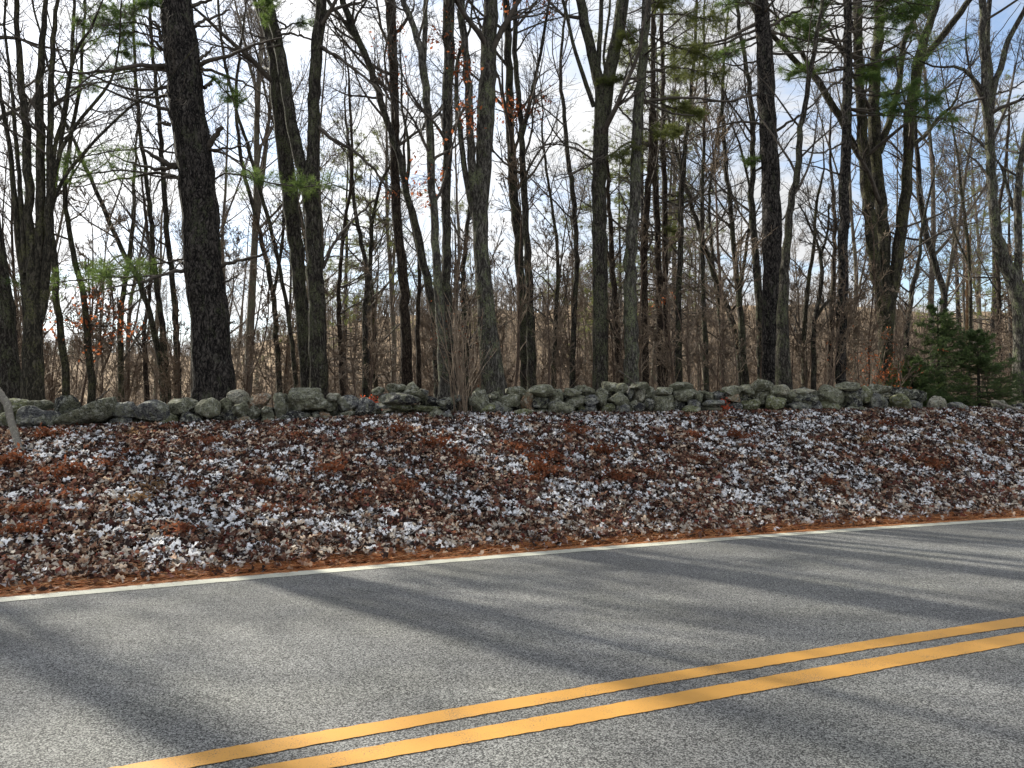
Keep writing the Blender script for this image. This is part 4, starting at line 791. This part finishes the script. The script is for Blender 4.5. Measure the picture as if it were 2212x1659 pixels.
# ------------------------------------------------------------------ woods behind: prototypes and copies
def proto_bare(seed, H, r0, mat, twig, forks, n1, lo=.3):
    rg = np.random.RandomState(seed); root = empty('bare_tree', (0, 0, 0), None, 'tree')
    K = 16; P = np.zeros((1, K, 3)); d = nrm(np.array([rg.normal(0, .05), rg.normal(0, .05), 1.0])); p = np.array([0, 0, -.25]); pts = []
    for k in range(K): pts.append(p.copy()); p = p + d * H / (K - 1); d = nrm(d + np.array([rg.normal(0, .045), rg.normal(0, .045), .04]))
    P = np.array(pts)[None]; R = (r0 * np.linspace(1, .12, K) ** .9)[None]; gt, gc = Geo(), Geo(); gt.tubes(P, R, 7, .05, seed)
    SP, SR = P, R
    if forks:
        a, b_ = grow(rg, P, R, forks, .25, .6, 22, .6, K, .05, .07, rr=.75); b_ = np.maximum(b_, .012); gt.tubes(a, b_, 6); SP = np.concatenate([P, a]); SR = np.concatenate([R, b_])
    a, b_ = grow(rg, SP, SR, int(n1 * 1.5), lo, .98, 40, .24, 7, .11, .10, rr=.45, rmin=.007); gc.tubes(a, b_, 4)
    c_, d_ = grow(rg, a, b_, 8, .2, 1, 40, .45, 5, .13, .07, rmin=.006); gc.tubes(c_, d_, 3)
    e_, f_ = grow(rg, c_, d_, 5, .2, 1, 38, .6, 4, .14, .05, rmin=.005); gc.tubes(e_, f_, 3)
    gt.obj('trunk', mat, root); gc.obj('crown', twig, root); return root
protos = [proto_bare(200 + i, H, r, m_, tw_, fk, n) for i, (H, r, m_, tw_, fk, n) in enumerate([
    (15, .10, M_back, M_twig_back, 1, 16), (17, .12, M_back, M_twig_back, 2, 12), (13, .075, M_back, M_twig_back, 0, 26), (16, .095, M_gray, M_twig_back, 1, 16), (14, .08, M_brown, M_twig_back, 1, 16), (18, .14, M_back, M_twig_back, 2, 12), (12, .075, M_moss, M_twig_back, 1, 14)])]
saps = [proto_bare(300 + i, H, r, M_sap, M_twig_brown, fk, n, .2) for i, (H, r, fk, n) in enumerate([(3.2, .022, 1, 9), (4.4, .03, 1, 9), (2.6, .018, 2, 6), (5.5, .036, 0, 16), (3.6, .022, 2, 7)])]
def proto_pine(seed, H, r0):
    rg = np.random.RandomState(seed); root = empty('pine_tree', (0, 0, 0), None, 'pine tree'); gt, gc, gf = Geo(), Geo(), Geo()
    K = 14; z = np.linspace(-.2, H, K); P = np.stack([rg.normal(0, .04, K).cumsum() * .6, rg.normal(0, .04, K).cumsum() * .6, z], 1)[None]; R = (r0 * np.linspace(1, .1, K))[None]; gt.tubes(P, R, 8, .05, seed)
    a, b_ = grow(rg, P, R, 62, .22, .98, 84, .2, 7, .06, .015, rr=.3, rmin=.006); gc.tubes(a, b_, 4)
    c_, d_ = grow(rg, a, b_, 7, .3, 1, 48, .38, 5, .1, .02, rmin=.004, flat=.6); gc.tubes(c_, d_, 3)
    live = (a[:, 0, 2] > H * .38)[np.repeat(np.arange(len(a)), 7)]
    e_, f_ = grow(rg, c_[live], d_[live], 3, .2, 1, 45, .5, 3, .1, .04, rmin=.003, flat=.4)
    for arr in (c_[live], e_):
        C, D = ends(arr); needles(gf, rg, C, D, 17, .14, .0055)
    gt.obj('trunk', M_pine, root); gc.obj('crown', M_twig, root); gf.obj('needles', M_needle_olive, root, smooth=False); return root
pines = [proto_pine(401, 15, .16), proto_pine(402, 18, .2), proto_pine(403, 12, .12)]
LM = [(-20, 'the left edge'), (72, 'the massive left tree'), (190, 'the orange leaved tree'), (345, 'the grey pair'), (455, 'the big pine'), (600, 'the thin forked tree'), (680, 'the V fork tree'), (790, 'the red sprig'),
      (875, 'the dark oak'), (960, 'the wall gap'), (1050, 'the pale maple'), (1140, 'the rusty oak'), (1240, 'the thin leaning tree'), (1296, 'the wide V tree'), (1362, 'the pale pine'), (1430, 'the close pine pair'),
      (1522, 'the lone thin tree'), (1600, 'the green shrub'), (1665, 'the tall dark pine'), (1758, 'the crooked sapling'), (1818, 'the thin dark pine'), (1912, 'the great tree'), (2030, 'the young spruces'), (2120, 'the snag'), (2205, 'the right edge tree'), (2400, 'the right edge')]
def zone(px):
    for (a, n1_), (b_, n2_) in zip(LM, LM[1:]):
        if px < b_: return 'between %s and %s' % (n1_, n2_) if a > 0 else 'left of %s' % n2_
    return 'at the right edge'
rg = np.random.RandomState(77)
def scatter(plist, n, Ya, Yb, what, grp, power=1.0, sc=(.85, 1.15), pxr=(-60, 2270), weight=None):
    used = {}; names = set()
    cnt = 0; tries = 0; Ym = (Ya + Yb) / 2
    while cnt < n:
        px = rg.uniform(*pxr)
        if weight is not None and rg.rand() > np.interp(px, *weight): continue
        Y = Ya + (Yb - Ya) * rg.rand() ** power; X = (px - CX) / FPX * Y; loc = (X, Y, float(terrain(X, Y)))
        i = rg.randint(len(plist)); s = '%s %s %s' % (what[i], 'far back' if Y > Ym else 'close behind', zone(px)); rz = rg.uniform(0, 2 * PI); k = rg.uniform(*sc)
        tries += 1
        if s in names and tries < 12: continue
        tries = 0; names.add(s)
        if i not in used:
            o = plist[i]; used[i] = 1; o.location = loc; o.rotation_euler = (0, 0, rz); o.scale = (k,) * 3; o['label'] = s; o['group'] = s
        else: copy_tree(plist[i], loc, rz, k, s, s)
        cnt += 1
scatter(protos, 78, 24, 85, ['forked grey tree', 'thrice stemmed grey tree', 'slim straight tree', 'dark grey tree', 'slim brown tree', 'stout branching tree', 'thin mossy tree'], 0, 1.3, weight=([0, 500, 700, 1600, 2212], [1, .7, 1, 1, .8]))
scatter(saps, 175, 14.6, 34, ['brown sapling', 'forked tall sapling', 'low bushy sapling', 'tall straight sapling', 'spreading sapling'], 0, 1.2, (.7, 1.35), weight=([0, 450, 520, 1400, 1700, 2212], [.35, .5, 1, 1, .6, .3]))
for o in saps: o.name = 'sapling'
for o in list(COL.objects):
    if o.parent is None and o.name.startswith('bare_tree') and 'sapling' in str(o.get('label', '')): o.name = 'sapling'; o['category'] = 'sapling'
pine_spots = [(742, 34, 0), (800, 30, 2), (1395, 27, 0), (1425, 34, 1), (1345, 31, 2), (1460, 38, 1), (985, 40, 0), (2150, 40, 1), (2190, 34, 2), (2080, 46, 1), (1240, 48, 0), (620, 55, 1)]
plab = ['pine in the wood behind, far right of the V fork tree', 'small pine in the wood behind, left of the dark oak', 'olive needled pine behind the pale barked pine, nearest of its bunch', 'tall olive needled pine behind the close pair of stems',
        'short olive needled pine right behind the wide V tree', 'distant tall pine right of the close pair of stems', 'distant pine seen behind the wall gap trunks', 'distant tall pine behind the right edge tree', 'short pine near the right edge behind the bending tree',
        'distant pine behind the dead snag', 'distant pine seen left of the wide V tree', 'distant pine seen between the big pine and twin trunks']
fst = set()
for (px, Y, i), lab in zip(pine_spots, plab):
    X = (px - CX) / FPX * Y; loc = (X, Y, float(terrain(X, Y))); rz = rg.uniform(0, 6)
    if i in fst: copy_tree(pines[i], loc, rz, rg.uniform(.9, 1.1), lab, 'pines standing back in the wood')
    else:
        fst.add(i); o = pines[i]; o.location = loc; o.rotation_euler = (0, 0, rz); o['label'] = lab; o['group'] = 'pines standing back in the wood'

for q, (x, y, k) in enumerate([(-16, 16.5, 1.1), (-16.8, 15.5, 1.1), (-18.5, 13.6, 1.1), (-20.5, 17.5, 1.2)]):
    copy_tree(pines[1], (x, y, float(terrain(x, y))), x, k, '%s pine outside the left edge, seen only by its shadow' % ('nearest', 'second', 'third', 'farthest')[q], 'pines outside the left edge')
for i, (x, y, k) in enumerate([(-10.3, 11.0, 1.1), (-13.2, 12.2, 1.2), (-11.8, 8.6, .95), (-14.5, 12.5, 1.3), (-17.5, 16.0, 1.2)]):
    copy_tree(protos[(5, 1, 4, 5, 1)[i]] if i != 2 else pines[2], (x, y, float(terrain(x, y))), i * 1.3, k, '%s shade tree outside the left edge, seen only by its shadow' % ('nearest', 'second', 'third', 'fourth', 'farthest')[i], 'trees outside the left edge')

# far woods on the slope and the hill: reads as one mass
rg = np.random.RandomState(5); n = 7000
Yf = 75 + 310 * rg.rand(n) ** .62; xf = rg.uniform(-.80, .80, n); X = xf * Yf; Z = terrain(X, Yf); H = rg.uniform(8, 15, n) * np.interp(fbm(X * .03, Yf * .03), [.3, .7], [.75, 1.15]) * np.interp(xf, [-.7, -.35, -.2], [.5, .6, 1])
g = Geo(); top = np.stack([X + rg.normal(0, .8, n), Yf, Z + H], 1); bot = np.stack([X, Yf, Z - .5], 1)
P = np.stack([bot, (bot * .6 + top * .4) + rg.normal(0, .2, (n, 3)), (bot * .2 + top * .8) + rg.normal(0, .3, (n, 3)), top], 1); r = rg.uniform(.07, .15, n)[:, None] * (Yf / 150)[:, None] ** .4
RR = r * np.array([[1, .8, .45, .12]]); g.tubes(P, RR, 3)
a, b_ = grow(rg, P, RR, 9, .3, .98, 38, .34, 3, .12, .14, rr=.7, rmin=.045); g.tubes(a, b_, 3)
c_, d_ = grow(rg, a, b_, 3, .3, 1, 38, .6, 2, .12, .1, rr=.7, rmin=.036); g.tubes(c_, d_, 3)
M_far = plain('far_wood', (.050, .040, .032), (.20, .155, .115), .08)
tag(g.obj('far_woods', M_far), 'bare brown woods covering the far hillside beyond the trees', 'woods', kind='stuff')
n = 210; Yf = 120 + 250 * rg.rand(n); xf = rg.uniform(-.75, .75, n); k = fbm(xf * 9, Yf * .02) > .47; Yf, xf = Yf[k], xf[k]; n = len(Yf); X = xf * Yf; Z = terrain(X, Yf); H = rg.uniform(8, 16, n)
m_ = 90; zf = rg.rand(n, m_) ** 1.3; az = rg.uniform(0, 2 * PI, (n, m_)); L = (H * .24)[:, None] * (1 - zf) + .3
st = np.stack([X[:, None] + 0 * zf, Yf[:, None] + 0 * zf, Z[:, None] + H[:, None] * (.08 + .9 * zf)], -1); dr = np.stack([np.cos(az), np.sin(az), -.25 + 0 * az], -1); sd_ = np.stack([-np.sin(az), np.cos(az), .2 + 0 * az], -1)
V = np.stack([st - sd_ * L[..., None] * .12, st + dr * L[..., None] * rg.uniform(.7, 1.2, (n, m_, 1)), st + sd_ * L[..., None] * .16], 2).reshape(-1, 3)
g2 = Geo(); g2.add(V, T=np.arange(len(V)).reshape(-1, 3)); bt = np.stack([X, Yf, Z - .3], 1); tp = np.stack([X, Yf, Z + H], 1); g2.tubes(np.stack([bt, tp], 1), np.tile([.18, .03], (n, 1)), 4)
tag(g2.obj('far_conifers', plain('far_conifer', (.045, .06, .035), (.11, .13, .07), .4), smooth=False), 'scattered dark green conifers on the far hillside', 'woods', kind='stuff')
# low brush in the middle distance
n = 2500; Yb = 22 + 60 * rg.rand(n); xf = rg.uniform(-.75, .75, n); X = xf * Yb; Z = terrain(X, Yb); L = rg.uniform(.8, 2.6, n) * np.interp(xf, [-.75, -.4, -.3, .3, .7], [.6, .7, 1, 1, .7])
d = nrm(np.stack([rg.normal(0, .2, n), rg.normal(0, .2, n), np.ones(n)], 1)); bot = np.stack([X, Yb, Z - .05], 1); P = np.stack([bot, bot + d * L[:, None] * .5 + rg.normal(0, .04, (n, 3)), bot + d * L[:, None] + rg.normal(0, .12, (n, 3))], 1)
g = Geo(); R = np.tile([.011, .008, .004], (n, 1)); g.tubes(P, R, 3)
a, b_ = grow(rg, P, R, 6, .2, .95, 45, .5, 4, .16, .06, rmin=.004); g.tubes(a, b_, 3)
tag(g.obj('underbrush', M_twig_brown), 'tangled brown brush filling the wood floor behind the wall', 'underbrush', kind='stuff')

# ------------------------------------------------------------------ young spruces, shrubs, sprigs
def spruce(label, px, top, Y, halfw, seed, lean=0):
    rg = np.random.RandomState(seed); X = (px - CX) / FPX * Y; gz = float(terrain(X, Y)); H = W(px, top, Y)[2] - gz; org = np.array([X, Y, gz]); root = empty('spruce_tree', org, label, 'spruce tree', 'young spruces')
    gt, gc, gf = Geo(), Geo(), Geo(); K = 10; P = (org + np.stack([np.zeros(K), np.zeros(K), np.linspace(-.1, H, K)], 1))[None]; R = np.linspace(.045, .006, K)[None]; gt.tubes(P, R, 8)
    hw = halfw * Y / FPX; n = 105; zf = rg.rand(n) ** 1.1 * .97; az = rg.uniform(0, 2 * PI, n); L = hw * (1 - zf) ** .8 * rg.uniform(.6, 1.15, n) + .07
    d = np.stack([np.cos(az), np.sin(az), rg.uniform(-.05, .3, n) + zf * .5], 1); d = nrm(d); st = org + np.stack([np.zeros(n), np.zeros(n), .08 + zf * (H - .08)], 1)
    pts = [st + d * L[:, None] * f + np.array([0, 0, -1]) * (L[:, None] * .14 * np.sin(f * PI * .8)) for f in np.linspace(0, 1, 7)]; A = np.stack(pts, 1); RA = np.maximum(np.linspace(.010, .003, 7)[None] * np.ones((n, 1)), .003); gc.tubes(A, RA, 3)
    a, b_ = grow(rg, A, RA, 11, .12, .98, 50, .34, 4, .06, .0, rmin=.0025, flat=.75); gc.tubes(a, b_, 3)
    for arr, m_ in ((A, 9), (a, 9)):
        for q in range(1, arr.shape[1]):
            C = arr[:, q]; D = arr[:, q] - arr[:, q - 1]
            for f in (0, .5): needles(gf, rg, C - D * f, D, m_, .055, .0042, .8)
    gt.obj('trunk', M_gray, root, org); gc.obj('crown', M_twig, root, org); gf.obj('needles', M_spruce, root, org, smooth=False); return root
spruce('tall dark green young spruce with a pointed top at the right end of the wall', 2030, 650, 17.2, 128, 501)
spruce('wider dark green young spruce right of the pointed one, below the dead snag', 2115, 712, 16.8, 118, 502)
spruce('low dark green young spruce spreading over the end stones of the wall', 1972, 772, 16.9, 84, 503)

def shrub(name, label, cat, px, Y, w_px, h_px, n, mat_leaf, mat_twig, seed, leaf=.05, per=10, group=None, lean=(0, 0)):
    rg = np.random.RandomState(seed); X = (px - CX) / FPX * Y; gz = float(terrain(X, Y)); org = np.array([X, Y, gz]); root = empty(name, org, label, cat, group); k = Y / FPX
    st = org + np.stack([rg.normal(0, w_px * k * .12, n), rg.normal(0, .08, n), np.full(n, -.04)], 1)
    d = nrm(np.stack([rg.normal(lean[0], w_px * k * .5 / max(h_px * k, .1), n), rg.normal(0, .3, n), np.ones(n)], 1)); L = rg.uniform(.6, 1.1, n) * h_px * k
    p = st; pts = [p]
    for q in range(6): p = p + d * (L / 6)[:, None]; d = nrm(d + rg.normal(0, .10, (n, 3))); pts.append(p)
    P = np.stack(pts, 1); R = np.maximum(np.linspace(.009, .003, 7)[None] * (h_px * k / 1.5) ** .4 * np.ones((n, 1)), .0025); gc, gl = Geo(), Geo(); gc.tubes(P, R, 4)
    a, b_ = grow(rg, P, R, 5, .3, .98, 48, .32, 4, .14, .04, rmin=.002); gc.tubes(a, b_, 3)
    if per:
        q = a[:, 1:].reshape(-1, 3); C = q[rg.randint(0, len(q), n * per)] + rg.normal(0, .03, (n * per, 3)); leaves(gl, rg, C, leaf, .3)
    gc.obj('stems', mat_twig, root, org)
    if gl.V: gl.obj('leaves', mat_leaf, root, org, smooth=False)
    return root
shrub('green_shrub', 'light green leafy shrub just behind the wall right of centre', 'shrub', 1578, 15.2, 66, 58, 16, M_shrub, M_twig_brown, 601, .06, 26)
shrub('beech_sapling', 'beech sapling holding orange leaves in front of the great tree', 'sapling', 1880, 16.8, 110, 200, 13, M_orange, M_twig_brown, 602, .06, 34)
shrub('beech_sapling', 'low beech sapling with orange leaves left of the dark spruces', 'sapling', 1925, 16.6, 70, 110, 8, M_orange, M_twig_brown, 612, .06, 22)
shrub('red_leaved_sprig', 'bright red leaved sprig above the wall left of the dark oak', 'shrub', 803, 12.9, 34, 62, 8, M_red, M_twig_brown, 603, .06, 18)
shrub('red_leaved_sprig', 'red leaved sprig above the wall beside the wide V tree foot', 'shrub', 1290, 13.9, 28, 30, 5, M_red, M_twig_brown, 604, .05, 9)
shrub('red_leaved_sprig', 'orange red sprig growing from the wall face right of centre', 'shrub', 1573, 13.7, 14, 50, 4, M_red, M_twig_brown, 605, .06, 18)
for i, (x, lab) in enumerate([(530, 'brown twiggy shrub just right of the big pine'), (590, 'brown twiggy shrub between pine and V fork tree'), (725, 'brown twiggy shrub right of the V fork tree'), (1180, 'brown twiggy shrub left of the wide V tree'), (1440, 'brown twiggy shrub at the foot of the close pine pair'), (1760, 'brown twiggy shrub near the crooked dark sapling'), (60, 'brown twiggy shrub at the foot of the massive left tree'), (250, 'brown twiggy shrub left of the big pine')]):
    shrub('twiggy_shrub', lab, 'shrub', x, 15.5 + i % 3, 140, 150, 14, M_russet, M_twig_brown, 620 + i, .05, 0, 'brown twiggy shrubs')
shrub('briar_thicket', 'tangle of thin brown stems sprouting in the wall gap around the trunks', 'shrub', 998, 12.75, 95, 270, 30, M_fern, M_twig_brown, 640, .04, 3)

# dry ferns and grass tufts on the bank
def fern_proto(name, seed, mat, n, h, leaf, per):
    rg = np.random.RandomState(seed); root = empty(name, (0, 0, 0)); az = rg.uniform(0, 2 * PI, n); d = nrm(np.stack([np.cos(az) * .8, np.sin(az) * .8, rg.uniform(.5, 1.4, n)], 1)); L = rg.uniform(.5, 1.1, n) * h
    p = np.stack([rg.normal(0, .04, n), rg.normal(0, .04, n), np.zeros(n)], 1); pts = [p]
    for q in range(5): p = p + d * (L / 5)[:, None]; d = nrm(d + np.array([0, 0, -.28]) + rg.normal(0, .08, (n, 3))); pts.append(p)
    P = np.stack(pts, 1); gc, gl = Geo(), Geo(); gc.tubes(P, np.linspace(.0035, .0018, 6)[None] * np.ones((n, 1)), 3)
    q = P[:, 1:].reshape(-1, 3); C = q[rg.randint(0, len(q), n * per)] + rg.normal(0, .018, (n * per, 3)); leaves(gl, rg, C, leaf, .4)
    gc.obj('stems', M_grass, root); gl.obj('fronds', mat, root, smooth=False); return root
ferns = [fern_proto('dry_fern', 701, M_fern, 22, .30, .055, 14), fern_proto('dry_fern', 702, M_russet, 16, .24, .05, 12), fern_proto('grass_tuft', 703, M_grass, 46, .24, .05, 4)]
spots = [(62, 1120, 0), (55, 1165, 0), (270, 985, 1), (235, 1010, 0), (455, 965, 0), (460, 1000, 1), (690, 990, 1), (720, 1030, 0), (565, 1055, 0), (425, 1055, 1), (330, 1060, 2), (300, 1085, 2), (170, 1075, 1), (150, 1030, 0), (860, 940, 0), (940, 970, 0), (985, 985, 0), (1010, 1010, 1),
         (1170, 1025, 0), (1150, 1045, 0), (1185, 1000, 0), (1300, 985, 0), (1320, 1000, 1), (1330, 1040, 0), (1120, 975, 0), (1420, 960, 0), (1500, 945, 1), (1510, 1000, 0), (1590, 950, 0), (1640, 1000, 2), (1700, 955, 1), (1860, 955, 2), (1950, 1000, 0), (2010, 1010, 0), (2060, 960, 2), (2150, 960, 2),
         (2180, 975, 2), (2195, 1000, 1), (2120, 1030, 1), (1780, 1050, 0), (640, 950, 1), (380, 930, 1), (300, 945, 2), (110, 950, 0), (30, 1010, 0), (1060, 930, 1), (1245, 940, 0), (1395, 1030, 0), (880, 1060, 0), (760, 1085, 1), (600, 1110, 0), (200, 1170, 2), (400, 1150, 1), (1640, 925, 2), (1900, 920, 1)]
used = set(); rg = np.random.RandomState(9)
def near(px):
    q = sorted(LM[1:-1], key=lambda l: abs(l[0] - px)); return q[0][1] + (', left of it' if px < q[0][0] - 12 else ', right of it' if px > q[0][0] + 12 else '')
fn = set()
for px, py, i in spots:
    Y = ground_depth(px, py, 6); X = (px - CX) / FPX * Y; loc = (X, Y, float(terrain(X, Y)) - .01); c = 'high' if py < 965 else 'halfway down' if py < 1035 else 'low'
    kd = 'dry grass tuft' if i == 2 else ('dark dry fern' if i == 0 else 'orange dry fern')
    lab = '%s %s on the bank below %s' % (kd, c, near(px))
    if lab in fn: lab = lab.replace('dry', 'small dry')
    fn.add(lab); gp = 'dry ferns on the bank' if i < 2 else 'grass tufts on the bank'
    if i in used: copy_tree(ferns[i], loc, rg.uniform(0, 6), rg.uniform(.7, 1.25), lab, gp)
    else: used.add(i); o = ferns[i]; o.location = loc; o['label'] = lab; o['group'] = gp
for o in list(COL.objects):
    if o.parent is None and o.name.startswith(('dry_fern', 'grass_tuft')): o['category'] = 'fern' if o.name.startswith('dry_fern') else 'grass tuft'

# sticks
def stick(name, label, pts, w0, w1, mat, dys=None, seed=0):
    P = []
    for j, (x, y, Y) in enumerate(pts): P.append(W(x, y, Y))
    R = [(w0 + (w1 - w0) * j / (len(pts) - 1)) / 2 * pts[j][2] / FPX for j in range(len(pts))]
    org = np.array(P[-1]); P, R = resample(P, R, 26); g = Geo(); g.tubes((P + np.random.RandomState(seed).normal(0, .006, P.shape))[None], R[None], 12, .10, seed)
    g.obj(name, mat, None, org); o = COL.objects[-1] if False else bpy.data.objects[[k for k in bpy.data.objects.keys() if k.startswith(name)][-1]]
    return tag(o, label, 'branch')
def gp(x, y): return (x, y, ground_depth(x, y, 5) - .05)
stick('fallen_branch', 'pale peeled fallen branch leaning over the wall at the left edge', [(-22, 832, 10.6), (-6, 846, 10.5), (8, 862, 10.4), (19, 884, 10.3), (27, 920, 10.1), (37, 953, 9.9), gp(48, 988)], 20, 12, M_stick, seed=1)
stick('long_stick', 'long thin pale stick lying over stones at the right edge', [(2140, 866, 15.4), (2165, 873, 15.3), (2190, 882, 15.3), (2225, 888, 15.2)], 7, 4, M_stick, seed=2)
stick('dark_stick', 'dark short stick poking up from the wedge shaped boulder', [(208, 864, 10.9), (224, 852, 11.0), (238, 838, 11.0)], 3.5, 2.5, M_twig, seed=3)
stick('thin_stick', 'thin dark stick leaning on the wall below the wide V tree', [(1338, 800, 13.9), (1372, 828, 13.6), (1384, 846, 13.5)], 3, 2.5, M_twig, seed=4)
stick('arched_twig', 'arched bare twig on the leaves below the wall right of centre', [gp(1538, 918), (1560, 905, ground_depth(1560, 912) - .15), (1590, 901, ground_depth(1590, 905) - .15), gp(1610, 910)], 3, 2, M_grass, seed=5)
S.cycles.max_bounces = 5; S.cycles.diffuse_bounces = 3; S.cycles.transparent_max_bounces = 4
